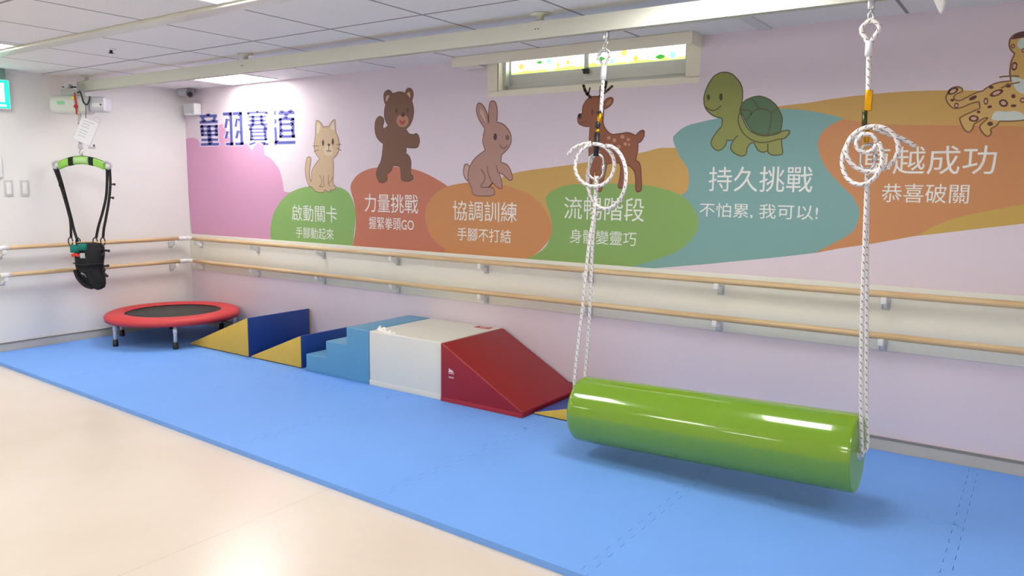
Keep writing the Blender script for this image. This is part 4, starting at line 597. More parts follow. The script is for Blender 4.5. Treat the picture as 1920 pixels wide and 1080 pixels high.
  ["fill","leopard",1,[5953,1734,5955,1740,5958,1747,5962,1754,5967,1759,5972,1763,5979,1765,5985,1766,5991,1767,5996,1766,6001,1764,6005,1762,6009,1759,6011,1756,6013,1752,6013,1748,6013,1745,6010,1743,6006,1741,6002,1740,5998,1738,5993,1736,5988,1733,5984,1729,5982,1725,5981,1721,5982,1716,5984,1712,5987,1709,5991,1706,5996,1705,6002,1704,6008,1705,6017,1709,6026,1714,6036,1719,6044,1724,6051,1728,6057,1731,6062,1733,6068,1736,6074,1738,6081,1740,6087,1741,6092,1742,6094,1744,6097,1747,6101,1751,6107,1755,6114,1760,6122,1765,6131,1770,6141,1773,6154,1776,6170,1777,6184,1778,6194,1778,6192,1785,6190,1794,6188,1805,6187,1815,6187,1826,6187,1838,6188,1850,6189,1860,6191,1870,6194,1879,6197,1887,6199,1892,6195,1896,6190,1902,6185,1908,6181,1915,6178,1921,6176,1928,6175,1935,6175,1942,6175,1948,6176,1954,6178,1959,6181,1964,6184,1968,6189,1972,6194,1975,6199,1977,6205,1979,6212,1981,6219,1982,6225,1981,6232,1979,6240,1976,6247,1972,6253,1968,6258,1962,6263,1956,6268,1950,6274,1946,6282,1945,6291,1946,6301,1947,6311,1947,6321,1943,6331,1937,6340,1932,6349,1930,6357,1932,6364,1938,6370,1943,6377,1944,6385,1941,6393,1935,6400,1928,6404,1920,6405,1913,6404,1905,6401,1896,6400,1886,6402,1874,6405,1861,6407,1847,6408,1834,6408,1820,6406,1807,6403,1794,6398,1783,6389,1774,6377,1768,6366,1762,6360,1755,6362,1744,6369,1732,6377,1720,6386,1709,6396,1701,6407,1694,6418,1688,6425,1681,6429,1672,6430,1662,6429,1653,6425,1646,6415,1644,6402,1644,6388,1645,6374,1644,6360,1640,6347,1635,6334,1629,6319,1624,6304,1620,6288,1615,6271,1612,6256,1609,6241,1607,6227,1606,6214,1606,6202,1606,6191,1606,6181,1607,6172,1607,6166,1608,6165,1604,6162,1600,6159,1594,6156,1590,6151,1586,6145,1582,6139,1578,6135,1574,6134,1570,6136,1566,6138,1562,6138,1558,6137,1554,6135,1549,6132,1546,6129,1543,6126,1543,6123,1544,6119,1546,6115,1549,6110,1554,6105,1560,6100,1567,6097,1573,6094,1578,6093,1582,6093,1586,6094,1592,6100,1600,6108,1609,6116,1618,6121,1624,6119,1624,6115,1624,6111,1624,6105,1622,6097,1617,6087,1610,6077,1604,6070,1600,6069,1594,6067,1586,6065,1578,6062,1572,6059,1568,6056,1565,6052,1564,6048,1564,6044,1566,6040,1569,6035,1574,6030,1580,6026,1589,6020,1599,6016,1610,6013,1618,6012,1623,6012,1626,6014,1629,6018,1632,6024,1636,6032,1641,6041,1645,6050,1649,6060,1654,6071,1660,6080,1664,6087,1668,6086,1674,6084,1682,6082,1691,6081,1697,6076,1695,6068,1694,6060,1692,6051,1689,6042,1686,6033,1681,6024,1677,6015,1674,6007,1672,6000,1671,5993,1670,5986,1671,5980,1674,5974,1679,5968,1685,5963,1691,5959,1697,5956,1703,5953,1710,5951,1715,5950,1720,5950,1725,5951,1729]],
  ["edge","leoline",3,[5953,1734,5955,1740,5958,1747,5962,1754,5967,1759,5972,1763,5979,1765,5985,1766,5991,1767,5996,1766,6001,1764,6005,1762,6009,1759,6011,1756,6013,1752,6013,1748,6013,1745,6010,1743,6006,1741,6002,1740,5998,1738,5993,1736,5988,1733,5984,1729,5982,1725,5981,1721,5982,1716,5984,1712,5987,1709,5991,1706,5996,1705,6002,1704,6008,1705,6017,1709,6026,1714,6036,1719,6044,1724,6051,1728,6057,1731,6062,1733,6068,1736,6074,1738,6081,1740,6087,1741,6092,1742,6094,1744,6097,1747,6101,1751,6107,1755,6114,1760,6122,1765,6131,1770,6141,1773,6154,1776,6170,1777,6184,1778,6194,1778,6192,1785,6190,1794,6188,1805,6187,1815,6187,1826,6187,1838,6188,1850,6189,1860,6191,1870,6194,1879,6197,1887,6199,1892,6195,1896,6190,1902,6185,1908,6181,1915,6178,1921,6176,1928,6175,1935,6175,1942,6175,1948,6176,1954,6178,1959,6181,1964,6184,1968,6189,1972,6194,1975,6199,1977,6205,1979,6212,1981,6219,1982,6225,1981,6232,1979,6240,1976,6247,1972,6253,1968,6258,1962,6263,1956,6268,1950,6274,1946,6282,1945,6291,1946,6301,1947,6311,1947,6321,1943,6331,1937,6340,1932,6349,1930,6357,1932,6364,1938,6370,1943,6377,1944,6385,1941,6393,1935,6400,1928,6404,1920,6405,1913,6404,1905,6401,1896,6400,1886,6402,1874,6405,1861,6407,1847,6408,1834,6408,1820,6406,1807,6403,1794,6398,1783,6389,1774,6377,1768,6366,1762,6360,1755,6362,1744,6369,1732,6377,1720,6386,1709,6396,1701,6407,1694,6418,1688,6425,1681,6429,1672,6430,1662,6429,1653,6425,1646,6415,1644,6402,1644,6388,1645,6374,1644,6360,1640,6347,1635,6334,1629,6319,1624,6304,1620,6288,1615,6271,1612,6256,1609,6241,1607,6227,1606,6214,1606,6202,1606,6191,1606,6181,1607,6172,1607,6166,1608,6165,1604,6162,1600,6159,1594,6156,1590,6151,1586,6145,1582,6139,1578,6135,1574,6134,1570,6136,1566,6138,1562,6138,1558,6137,1554,6135,1549,6132,1546,6129,1543,6126,1543,6123,1544,6119,1546,6115,1549,6110,1554,6105,1560,6100,1567,6097,1573,6094,1578,6093,1582,6093,1586,6094,1592,6100,1600,6108,1609,6116,1618,6121,1624,6119,1624,6115,1624,6111,1624,6105,1622,6097,1617,6087,1610,6077,1604,6070,1600,6069,1594,6067,1586,6065,1578,6062,1572,6059,1568,6056,1565,6052,1564,6048,1564,6044,1566,6040,1569,6035,1574,6030,1580,6026,1589,6020,1599,6016,1610,6013,1618,6012,1623,6012,1626,6014,1629,6018,1632,6024,1636,6032,1641,6041,1645,6050,1649,6060,1654,6071,1660,6080,1664,6087,1668,6086,1674,6084,1682,6082,1691,6081,1697,6076,1695,6068,1694,6060,1692,6051,1689,6042,1686,6033,1681,6024,1677,6015,1674,6007,1672,6000,1671,5993,1670,5986,1671,5980,1674,5974,1679,5968,1685,5963,1691,5959,1697,5956,1703,5953,1710,5951,1715,5950,1720,5950,1725,5951,1729]],
  ["fill","leospot",4,[6180,1955,6182,1959,6186,1964,6190,1970,6195,1975,6202,1978,6210,1981,6218,1982,6225,1982,6233,1980,6242,1977,6249,1972,6253,1969,6252,1966,6247,1964,6241,1962,6235,1961,6228,1959,6220,1958,6212,1957,6205,1956,6197,1955,6190,1955,6184,1955]],
  ["fill","leowhite",2,[6205,1932,6205,1938,6207,1943,6210,1949,6214,1952,6220,1955,6228,1956,6236,1957,6243,1955,6249,1952,6254,1946,6258,1939,6260,1934,6257,1929,6251,1925,6245,1921,6238,1918,6232,1916,6226,1913,6220,1912,6215,1913,6211,1916,6208,1921,6205,1927]],
  ["fill","leowhite",2,[6194,1793,6195,1797,6198,1797,6204,1795,6210,1792,6218,1790,6228,1786,6238,1782,6250,1780,6262,1779,6275,1780,6288,1779,6299,1776,6309,1769,6319,1759,6326,1748,6328,1739,6324,1731,6315,1724,6304,1719,6293,1715,6283,1713,6272,1713,6261,1714,6251,1717,6241,1721,6231,1726,6222,1733,6214,1742,6207,1754,6201,1769,6196,1784]],
  ["fill","leowhite",2,[6136,1633,6138,1638,6141,1644,6146,1649,6151,1652,6157,1652,6165,1651,6174,1649,6183,1647,6193,1648,6205,1649,6217,1650,6228,1648,6238,1643,6248,1636,6256,1628,6263,1622,6267,1618,6269,1615,6268,1613,6264,1611,6253,1609,6237,1608,6219,1607,6202,1607,6185,1608,6168,1609,6153,1611,6142,1613,6136,1617,6134,1622,6135,1628]],
  ["fill","leospot",3,[6287,1852,6287,1843,6286,1835,6283,1830,6280,1829,6276,1831,6272,1836,6270,1844,6268,1854,6268,1863,6270,1871,6272,1876,6276,1877,6279,1875,6283,1870,6286,1862]],
  ["fill","leospot",3,[6369,1846,6369,1837,6368,1829,6365,1824,6362,1822,6358,1824,6355,1830,6352,1838,6351,1847,6351,1856,6352,1864,6355,1869,6358,1871,6362,1868,6365,1863,6368,1855]],
  ["fill","leospot",3,[6340,1804,6339,1799,6336,1795,6330,1793,6324,1792,6317,1794,6312,1797,6308,1802,6306,1807,6307,1812,6310,1816,6315,1818,6322,1819,6328,1817,6334,1814,6338,1809]],
  ["fill","leospot",3,[6197,1924,6197,1921,6196,1918,6193,1916,6190,1916,6187,1917,6185,1919,6183,1922,6182,1926,6182,1929,6184,1932,6186,1933,6189,1934,6192,1933,6195,1931,6197,1928]],
  ["fill","leocore",4,[6194,1925,6194,1922,6192,1920,6190,1920,6188,1921,6186,1923,6185,1925,6186,1928,6187,1929,6189,1930,6192,1929,6193,1927]],
  ["fill","leospot",3,[6212,1836,6211,1829,6207,1824,6203,1822,6199,1822,6195,1825,6192,1830,6191,1837,6191,1844,6193,1851,6196,1856,6200,1858,6204,1858,6208,1855,6211,1850,6213,1843]],
  ["fill","leocore",4,[6208,1838,6206,1833,6203,1830,6200,1830,6197,1833,6195,1837,6195,1842,6197,1847,6200,1850,6203,1850,6206,1847,6208,1843]],
  ["fill","leospot",3,[6196,1759,6195,1755,6193,1752,6190,1751,6186,1750,6182,1751,6179,1753,6176,1756,6175,1760,6176,1763,6178,1766,6181,1768,6185,1768,6189,1767,6192,1765,6195,1762]],
  ["fill","leospot",3,[6169,1740,6169,1735,6165,1729,6159,1723,6150,1718,6140,1715,6131,1714,6124,1716,6120,1720,6120,1725,6124,1731,6131,1737,6139,1742,6149,1745,6158,1746,6165,1744]],
  ["fill","leocore",4,[6159,1736,6158,1732,6154,1727,6147,1723,6140,1721,6134,1721,6131,1724,6131,1728,6135,1733,6142,1737,6149,1739,6155,1738]],
  ["fill","leospot",3,[6132,1755,6131,1752,6129,1750,6127,1749,6123,1749,6120,1749,6117,1751,6115,1753,6114,1756,6114,1759,6116,1761,6119,1762,6122,1762,6126,1762,6129,1760,6131,1758]],
  ["fill","leospot",3,[6216,1712,6216,1709,6214,1706,6212,1704,6209,1704,6206,1704,6203,1707,6201,1710,6200,1713,6201,1717,6202,1719,6204,1721,6207,1722,6210,1721,6213,1719,6215,1716]],
  ["fill","leospot",3,[6253,1693,6253,1689,6251,1685,6248,1683,6244,1682,6240,1683,6237,1686,6234,1690,6233,1694,6234,1698,6236,1702,6239,1704,6242,1705,6246,1704,6250,1701,6252,1697]],
  ["fill","leocore",4,[6249,1693,6249,1690,6247,1688,6244,1687,6241,1688,6238,1691,6237,1694,6238,1697,6240,1699,6243,1700,6246,1699,6248,1696]],
  ["fill","leospot",3,[6191,1677,6188,1672,6183,1669,6177,1668,6170,1670,6164,1674,6159,1680,6157,1686,6157,1693,6160,1698,6165,1701,6171,1702,6178,1700,6184,1696,6188,1690,6191,1684]],
  ["fill","leocore",4,[6184,1681,6181,1677,6177,1676,6172,1677,6167,1680,6164,1685,6164,1689,6166,1693,6171,1695,6176,1693,6181,1690,6183,1685]],
  ["fill","leospot",3,[6223,1671,6222,1669,6220,1667,6217,1666,6213,1666,6208,1666,6205,1668,6202,1670,6201,1672,6202,1674,6204,1676,6208,1677,6212,1678,6216,1677,6220,1676,6222,1673]],
  ["fill","leospot",3,[6116,1696,6116,1690,6114,1685,6112,1682,6109,1681,6105,1682,6102,1685,6100,1691,6098,1697,6099,1703,6100,1708,6103,1711,6106,1712,6110,1711,6113,1707,6115,1702]],
  ["fill","leocore",4,[6112,1696,6112,1692,6110,1689,6108,1688,6105,1689,6103,1692,6102,1697,6103,1701,6104,1704,6107,1705,6109,1704,6111,1700]],
  ["fill","leospot",3,[6132,1674,6132,1671,6131,1669,6128,1667,6125,1665,6122,1665,6119,1665,6116,1667,6115,1669,6115,1672,6116,1674,6118,1677,6121,1678,6125,1678,6128,1678,6130,1676]],
  ["fill","leospot",3,[6071,1721,6071,1717,6069,1713,6065,1709,6060,1706,6054,1704,6048,1703,6044,1704,6041,1706,6041,1709,6043,1713,6047,1717,6053,1721,6059,1723,6064,1724,6069,1723]],
  ["fill","leospot",3,[6089,1651,6089,1648,6088,1646,6086,1645,6083,1645,6080,1645,6078,1647,6076,1649,6076,1652,6076,1654,6077,1656,6079,1657,6082,1658,6085,1657,6087,1656,6089,1653]],
  ["fill","leospot",3,[6086,1622,6085,1617,6081,1612,6075,1609,6067,1609,6060,1610,6053,1613,6048,1618,6047,1624,6048,1629,6052,1634,6058,1637,6065,1638,6073,1636,6079,1633,6084,1628]],
  ["fill","leocore",4,[6078,1623,6077,1619,6073,1616,6067,1615,6061,1616,6057,1620,6055,1624,6056,1628,6060,1630,6066,1631,6071,1630,6076,1627]],
  ["fill","leospot",3,[6142,1597,6142,1594,6140,1591,6136,1589,6132,1588,6128,1589,6124,1591,6121,1594,6120,1598,6120,1601,6123,1604,6126,1606,6130,1607,6135,1606,6139,1604,6141,1601]],
  ["fill","leospot",3,[6003,1682,6002,1677,6000,1674,5997,1672,5993,1671,5990,1673,5987,1677,5985,1681,5985,1686,5986,1691,5988,1694,5992,1696,5995,1696,5999,1695,6001,1691,6003,1687]],
  ["fill","leocore",4,[6000,1683,5999,1679,5996,1677,5994,1677,5991,1679,5989,1682,5989,1685,5990,1688,5992,1690,5995,1691,5997,1689,5999,1686]],
  ["fill","leospot",3,[5984,1708,5983,1706,5982,1704,5979,1702,5977,1702,5974,1703,5971,1704,5969,1706,5968,1709,5969,1711,5970,1713,5973,1714,5976,1714,5979,1714,5981,1712,5983,1710]],
  ["fill","leospot",3,[5996,1759,5997,1754,5995,1748,5989,1741,5982,1736,5974,1733,5966,1732,5960,1733,5956,1737,5955,1742,5957,1749,5962,1755,5970,1760,5978,1763,5986,1764,5992,1763]],
  ["fill","leocore",4,[5988,1755,5988,1750,5985,1746,5980,1742,5973,1739,5968,1739,5964,1742,5964,1746,5967,1751,5972,1755,5979,1757,5984,1757]],
  ["fill","leospot",3,[6235,1903,6235,1900,6234,1897,6232,1895,6229,1895,6227,1896,6225,1898,6223,1901,6222,1904,6222,1908,6224,1910,6226,1912,6228,1913,6231,1912,6233,1910,6234,1907]],
  ["fill","leocore",4,[6233,1903,6232,1901,6231,1899,6229,1899,6227,1900,6226,1901,6225,1904,6225,1906,6226,1908,6228,1909,6230,1908,6232,1906]],
  ["line","leoline",4,[6149,1797,6156,1798,6165,1799,6176,1799,6186,1800,6196,1799,6207,1798,6217,1797,6223,1796]],
  ["line","leoline",4,[6159,1750,6164,1752,6172,1756,6180,1760,6189,1763,6199,1766,6210,1768,6220,1770,6227,1771]],
 ],
},
'title': [
  [334,1895,333,1875,363,1873,364,1894],
  [225,1866,471,1860,472,1883,225,1889],
  [244,1863,262,1824,297,1829,279,1868],
  [425,1866,400,1829,433,1820,458,1857],
  [221,1814,480,1811,480,1833,221,1836],
  [234,1799,233,1708,268,1707,269,1798],
  [333,1795,332,1630,374,1630,375,1794],
  [444,1794,439,1702,471,1702,475,1793],
  [233,1781,473,1776,474,1793,234,1799],
  [238,1742,468,1737,468,1752,238,1757],
  [235,1707,469,1704,470,1720,236,1724],
  [232,1664,477,1661,478,1681,233,1684],
  [222,1623,487,1620,488,1643,223,1646],
  [557,1869,675,1868,674,1892,556,1893],
  [647,1892,643,1618,679,1618,683,1891],
  [678,1640,583,1642,581,1620,677,1618],
  [594,1842,570,1768,602,1764,626,1838],
  [596,1740,568,1680,602,1674,629,1734],
  [693,1866,815,1865,814,1889,692,1890],
  [781,1888,783,1618,818,1619,816,1887],
  [816,1639,712,1639,713,1617,816,1618],
  [734,1840,708,1773,739,1768,765,1835],
  [740,1741,713,1679,746,1673,773,1735],
  [1005,1889,1004,1874,1027,1873,1028,1888],
  [892,1869,1141,1864,1141,1878,892,1884],
  [891,1879,890,1861,910,1860,911,1878],
  [1122,1872,1122,1856,1141,1855,1142,1871],
  [897,1838,1130,1832,1130,1844,897,1850],
  [906,1805,1124,1801,1124,1814,906,1818],
  [891,1772,1143,1770,1143,1783,891,1785],
  [945,1852,941,1777,968,1776,972,1851],
  [1056,1850,1057,1775,1083,1775,1083,1849],
  [945,1782,898,1750,917,1739,964,1771],
  [1075,1769,1130,1734,1147,1745,1092,1780],
  [912,1747,911,1653,938,1653,939,1746],
  [1102,1743,1101,1650,1127,1649,1128,1743],
  [921,1737,1125,1735,1125,1746,921,1748],
  [928,1712,1115,1709,1115,1719,928,1722],
  [927,1683,1114,1680,1114,1690,927,1693],
  [912,1652,1125,1649,1125,1661,913,1664],
  [973,1640,897,1626,903,1613,979,1627],
  [1053,1627,1092,1614,1103,1626,1064,1639],
  [1088,1614,1146,1610,1148,1624,1090,1628],
  [1228,1878,1227,1845,1250,1844,1252,1877],
  [1228,1812,1228,1776,1255,1776,1255,1812],
  [1224,1750,1229,1624,1258,1625,1253,1750],
  [1235,1613,1262,1631,1239,1645,1212,1626],
  [1237,1614,1476,1613,1476,1636,1237,1638],
  [1306,1877,1320,1856,1345,1863,1330,1883],
  [1424,1884,1406,1860,1430,1852,1448,1876],
  [1282,1844,1474,1842,1473,1864,1281,1867],
  [1356,1848,1352,1814,1387,1811,1391,1846],
  [1287,1816,1284,1664,1316,1664,1319,1815],
  [1439,1812,1436,1661,1467,1661,1471,1811],
  [1289,1800,1470,1796,1470,1816,1289,1821],
  [1299,1761,1457,1758,1457,1775,1299,1778],
  [1296,1712,1455,1708,1455,1725,1297,1729],
  [1286,1663,1467,1662,1466,1681,1286,1682],
],
'halo': [
  [322,1896,321,1875,375,1873,376,1893],
  [213,1859,482,1853,483,1890,214,1897],
  [224,1858,264,1818,316,1835,277,1875],
  [429,1872,382,1836,429,1814,476,1850],
  [210,1807,491,1804,491,1840,210,1844],
  [211,1797,232,1705,291,1709,270,1801],
  [310,1794,331,1628,397,1631,376,1796],
  [421,1793,439,1700,493,1703,476,1796],
  [222,1774,484,1769,485,1800,223,1806],
  [226,1735,478,1729,479,1758,228,1765],
  [224,1701,480,1697,481,1727,225,1731],
  [221,1657,488,1654,489,1688,222,1692],
  [210,1616,498,1613,499,1649,212,1653],
  [546,1863,685,1861,684,1899,546,1901],
  [626,1892,642,1617,701,1618,684,1892],
  [689,1647,573,1649,570,1613,687,1611],
  [594,1846,549,1773,602,1761,646,1834],
  [598,1744,548,1685,600,1669,649,1729],
  [683,1859,825,1858,824,1895,682,1897],
  [760,1888,782,1617,840,1619,817,1888],
  [826,1646,702,1646,702,1610,826,1611],
  [735,1844,688,1777,739,1764,785,1830],
  [742,1745,694,1684,745,1669,792,1730],
  [994,1889,994,1875,1038,1873,1039,1887],
  [882,1863,1150,1857,1150,1884,882,1891],
  [880,1880,879,1862,921,1860,922,1878],
  [1112,1872,1111,1856,1151,1855,1152,1870],
  [887,1831,1140,1825,1140,1851,887,1857],
  [896,1799,1134,1795,1134,1820,897,1825],
  [881,1765,1153,1763,1152,1789,881,1792],
  [934,1852,930,1777,978,1775,982,1850],
  [1036,1848,1056,1772,1103,1777,1083,1852],
  [950,1788,883,1756,912,1733,978,1764],
  [1060,1763,1135,1728,1161,1750,1087,1786],
  [891,1745,911,1651,959,1655,940,1748],
  [1082,1742,1100,1647,1147,1651,1129,1745],
  [911,1731,1135,1728,1135,1752,911,1755],
  [918,1705,1125,1703,1125,1726,919,1729],
  [917,1676,1123,1673,1124,1697,917,1700],
  [902,1645,1134,1642,1135,1667,903,1671],
  [981,1646,885,1633,895,1606,991,1620],
  [1041,1620,1100,1607,1115,1633,1056,1646],
  [1077,1608,1155,1603,1159,1631,1081,1635],
  [1218,1878,1216,1846,1261,1844,1262,1876],
  [1209,1808,1228,1771,1273,1780,1255,1817],
  [1204,1749,1228,1622,1278,1626,1254,1752],
  [1228,1606,1273,1624,1246,1652,1200,1633],
  [1227,1608,1485,1606,1485,1642,1228,1645],
  [1292,1870,1325,1849,1358,1869,1325,1891],
  [1428,1890,1392,1867,1426,1845,1461,1869],
  [1273,1838,1483,1835,1482,1870,1272,1874],
  [1358,1854,1335,1820,1386,1805,1408,1839],
  [1268,1815,1283,1663,1335,1664,1320,1816],
  [1420,1812,1435,1660,1486,1661,1471,1812],
  [1279,1794,1479,1789,1479,1822,1280,1827],
  [1289,1755,1466,1751,1466,1781,1290,1785],
  [1287,1706,1464,1702,1465,1731,1288,1736],
  [1277,1656,1476,1655,1475,1687,1277,1689],
],
'captions': [
  ["啟動關卡",1412,1933,1010,1137,0],
  ["手腳動起來",1454,1891,875,962,1],
  ["力量挑戰",2231,2754,1102,1235,0],
  ["握緊拳頭GO",2272,2713,979,1069,1],
  ["協調訓練",3066,3592,1069,1200,0],
  ["手腳不打結",3106,3548,935,1022,1],
  ["流暢階段",3943,4476,1106,1242,0],
  ["身體變靈巧",3988,4432,962,1046,1],
  ["持久挑戰",4851,5391,1285,1416,0],
  ["不怕累, 我可以!",4806,5426,1144,1223,1],
  ["卓越成功",5614,6167,1375,1505,0],
  ["恭喜破關",5712,6074,1244,1332,1],
],
}

MC = {}
def mc(key):
    C = dict(pink=(214, 158, 192), ochre=(206, 166, 94), ochre2=(202, 168, 86), rust=(200, 122, 96), rust2=(206, 143, 94), green=(140, 182, 104), green2=(138, 176, 98), orange=(208, 144, 90), teal=(136, 182, 178),
        cat=(206, 180, 146), catline=(140, 112, 88), cat_light=(222, 206, 184), cat_muzzle=(218, 196, 168), dark=(74, 62, 54),
        bear=(132, 92, 72), bearline=(100, 70, 60), bear_ear=(206, 176, 146), bear_muzzle=(184, 130, 106), beareye=(84, 68, 48), bearnose=(86, 50, 42), bear_mouth=(176, 66, 60),
        rabbit=(182, 142, 130), rabline=(122, 84, 76), rabbit_light=(206, 172, 160), rabnose=(112, 92, 82),
        deer=(160, 98, 70), deerline=(112, 64, 48), deer_ear=(182, 122, 94), antler=(98, 72, 66), deer_spot=(200, 142, 114),
        turtle=(144, 150, 82), shell=(86, 116, 84), turline=(86, 88, 54), turdark=(66, 76, 40),
        leopard=(212, 174, 104), leoline=(128, 92, 64), leospot=(94, 60, 58), leocore=(214, 168, 140), leowhite=(210, 220, 212),
        title=(84, 88, 164), halo=(222, 214, 238))
    if key not in MC: MC[key] = mat('print_'+key, tuple(v*(0.94 if key in ('teal', 'bear', 'deer') else 1) for v in C[key]), 0.55, var=0.012, vscale=2.0)
    return MC[key]
def unflat(a): return [(a[i]/1000.0, a[i+1]/1000.0) for i in range(0, len(a), 2)]
def flat_poly(mb, poly, y):
    vs = [mb.bm.verts.new((p[0], y, p[1])) for p in poly]
    try:
        f = mb.bm.faces.new(vs)
    except ValueError:
        return
    f.material_index = mb.mi
    f.normal_update()
    if f.normal.y > 0: f.normal_flip()
def ribbon(mb, poly, y, w, closed):
    P = [Vector((p[0], p[1])) for p in poly]; n = len(P); L = []; R = []
    for i in range(n):
        a = P[i-1] if (closed or i > 0) else P[i]; b = P[(i+1) % n] if (closed or i < n-1) else P[i]
        d = (b-a)
        d = d.normalized() if d.length > 1e-6 else Vector((1, 0))
        nn = Vector((-d.y, d.x))*w/2
        L.append(mb.bm.verts.new((P[i].x+nn.x, y, P[i].y+nn.y))); R.append(mb.bm.verts.new((P[i].x-nn.x, y, P[i].y-nn.y)))
    for i in range(n if closed else n-1):
        j = (i+1) % n
        f = mb.face((L[i], R[i], R[j], L[j]))
        if f:
            f.normal_update()
            if f.normal.y > 0: f.normal_flip()
mural = thing('wall_mural', 'wall mural of cartoon animals climbing coloured hills with white captions', 'mural', (3.0, 0, 1.3))
HN = {'pink': 'pink_hill', 'ochre': 'ochre_path', 'ochre2': 'ochre_corner', 'rust': 'rust_hill', 'rust2': 'rust_slope', 'green': 'green_hill', 'green2': 'green_hill', 'orange': 'orange_hill', 'teal': 'teal_hill'}
for i, (lab, key, d) in enumerate(MURAL['hills']):
    mb = MB(); mb.use(mc(key)); flat_poly(mb, unflat(d), -0.0002-0.00005*i)
    mb.build('ochre_band' if 'band' in lab else HN[key], None, mural, recalc=False, label=lab.replace('hill2', 'hill with the deer'))
for an, ops in MURAL['animals'].items():
    mb = MB()
    for op, key, layer, d in ops:
        mb.use(mc(key)); y = -0.0008-0.0001*layer
        if op == 'fill': flat_poly(mb, unflat(d), y)
        else: ribbon(mb, unflat(d), y, 0.006, op == 'edge')
    mb.build(an+'_figure', None, mural, recalc=False, label='cartoon %s printed on the mural' % an)
mb = MB(); mb.use(mc('halo'))
for d in MURAL['halo']: flat_poly(mb, unflat(d), -0.0009)
halo = mb.build('title_outline', None, mural, recalc=False)
mb = MB(); mb.use(mc('title'))
for d in MURAL['title']: flat_poly(mb, unflat(d), -0.0011)
mb.build('title_lettering', None, mural, recalc=False, label='large blue title lettering')
def text_mesh(s, weight=0.0):
    cu = bpy.data.curves.new('caption', 'FONT'); cu.body = s; cu.size = 1.0; cu.offset = weight; cu.resolution_u = 3
    o = bpy.data.objects.new('caption', cu); COL.objects.link(o)
    dg = bpy.context.evaluated_depsgraph_get(); dg.update()
    me = bpy.data.meshes.new_from_object(o.evaluated_get(dg), depsgraph=dg)
    bpy.data.objects.remove(o); bpy.data.curves.remove(cu)
    return me
def put_text(s, x0, x1, z0, z1, y, material, parent, weight=0.0, name='caption'):
    me = text_mesh(s, weight)
    xs = [v.co.x for v in me.vertices]; ys = [v.co.y for v in me.vertices]
    ax, bx, ay, by = min(xs), max(xs), min(ys), max(ys)
    bm = bmesh.new(); bm.from_mesh(me)
    for v in bm.verts:
        v.co = (x0+(v.co.x-ax)/(bx-ax)*(x1-x0), y, z0+(v.co.y-ay)/(by-ay)*(z1-z0))
    for f in bm.faces:
        f.normal_update()
        if f.normal.y > 0: f.normal_flip()
        f.material_index = 0
    bm.to_mesh(me); bm.free()
    me.materials.clear(); me.materials.append(material)
    o = bpy.data.objects.new(name, me); COL.objects.link(o); o.parent = parent
    o.location = -parent.location
    return o
for s, x0, x1, z0, z1, k in MURAL['captions']:
    put_text(s, x0/1000, x1/1000, z0/1000, z1/1000, -0.0009, CAPTION, mural, 0.0)

# ------------------------------------------------------------------ foam floor mats with interlocking edges
XS = [0.0, 1.20, 2.203, 3.212, 4.216, 5.22, 6.21, 7.21]
YROW = -0.80
def yf(x): return -1.734-0.0409*x
def teeth(p, q, pitch=0.088, depth=0.034):
    p = Vector(p); q = Vector(q); d = q-p; L = d.length; d.normalize(); n = Vector((-d.y, d.x))
    k = max(2, int(L/pitch)); step = L/k; out = [p.copy()]
    for i in range(k):
        a = p+d*step*i
        out += [a+d*step*.22, a+d*step*.30+n*depth, a+d*step*.70+n*depth, a+d*step*.78]
    out.append(q.copy())
    return out
mat_labels_front = ['narrow blue foam mat in the front row beside the left wall', 'blue foam mat in the front row, right of the trampoline legs', 'blue foam mat in the front row before the blue steps', 'blue foam mat in the front row before the cream cube', 'blue foam mat in the front row under the left end of the green bolster', 'blue foam mat in the front row under the right end of the green bolster', 'blue foam mat in the front row at the lower right corner']
mat_labels_back = ['blue foam mat in the corner under the red trampoline', 'blue foam mat by the wall under the two yellow wedges', 'blue foam mat by the wall under the blue steps', 'blue foam mat by the wall under the cream cube and red wedge', 'blue foam mat by the wall behind the left half of the bolster', 'blue foam mat by the wall behind the right half of the bolster', 'blue foam mat by the wall at the right edge of the photo']
g = 0.0008
ROWL = []
for i in range(7):
    ROWL.append(teeth((XS[i], YROW), (XS[i+1], YROW)))
VF = [teeth((x, yf(x)), (x, YROW)) for x in XS]
VB = [teeth((x, YROW), (x, -0.0105)) for x in XS]
def mat_piece(bottom, right, top, left, label):
    """outline from four boundary polylines, each already pulled in by the gap"""
    pts = bottom[:-1]+right[:-1]+top[::-1][:-1]+left[::-1][:-1]
    m = MB(); m.use(MATBLUE).prism([(p.x, p.y) for p in pts], 'z', 0.0, MT)
    return tag(m.build('floor_mat', None), label, 'floor mat', 'blue foam floor mats')
def sh(l, dx, dy): return [p+Vector((dx, dy)) for p in l]
for i in range(7):
    lf = [Vector((XS[0]+.0135, yf(0))), Vector((XS[0]+.0135, YROW))] if i == 0 else VF[i]
    bt = [Vector((lf[0].x, yf(lf[0].x))), Vector((XS[i+1], yf(XS[i+1])))]
    mat_piece(sh(bt, 0, 0), sh(VF[i+1], -g, 0), sh(ROWL[i] if i else [Vector((.0135, YROW))]+ROWL[0][1:], 0, -g), sh(lf, g, 0), mat_labels_front[i])
    lb = [Vector((XS[0]+.0135, YROW)), Vector((XS[0]+.0135, -.0135))] if i == 0 else VB[i]
    tp = [Vector((lb[-1].x, -.0135)), Vector((XS[i+1], -.0135))]
    mat_piece(sh(ROWL[i] if i else [Vector((.0135, YROW))]+ROWL[0][1:], 0, g), sh(VB[i+1], -g, 0), tp, sh(lb, g, 0), mat_labels_back[i])

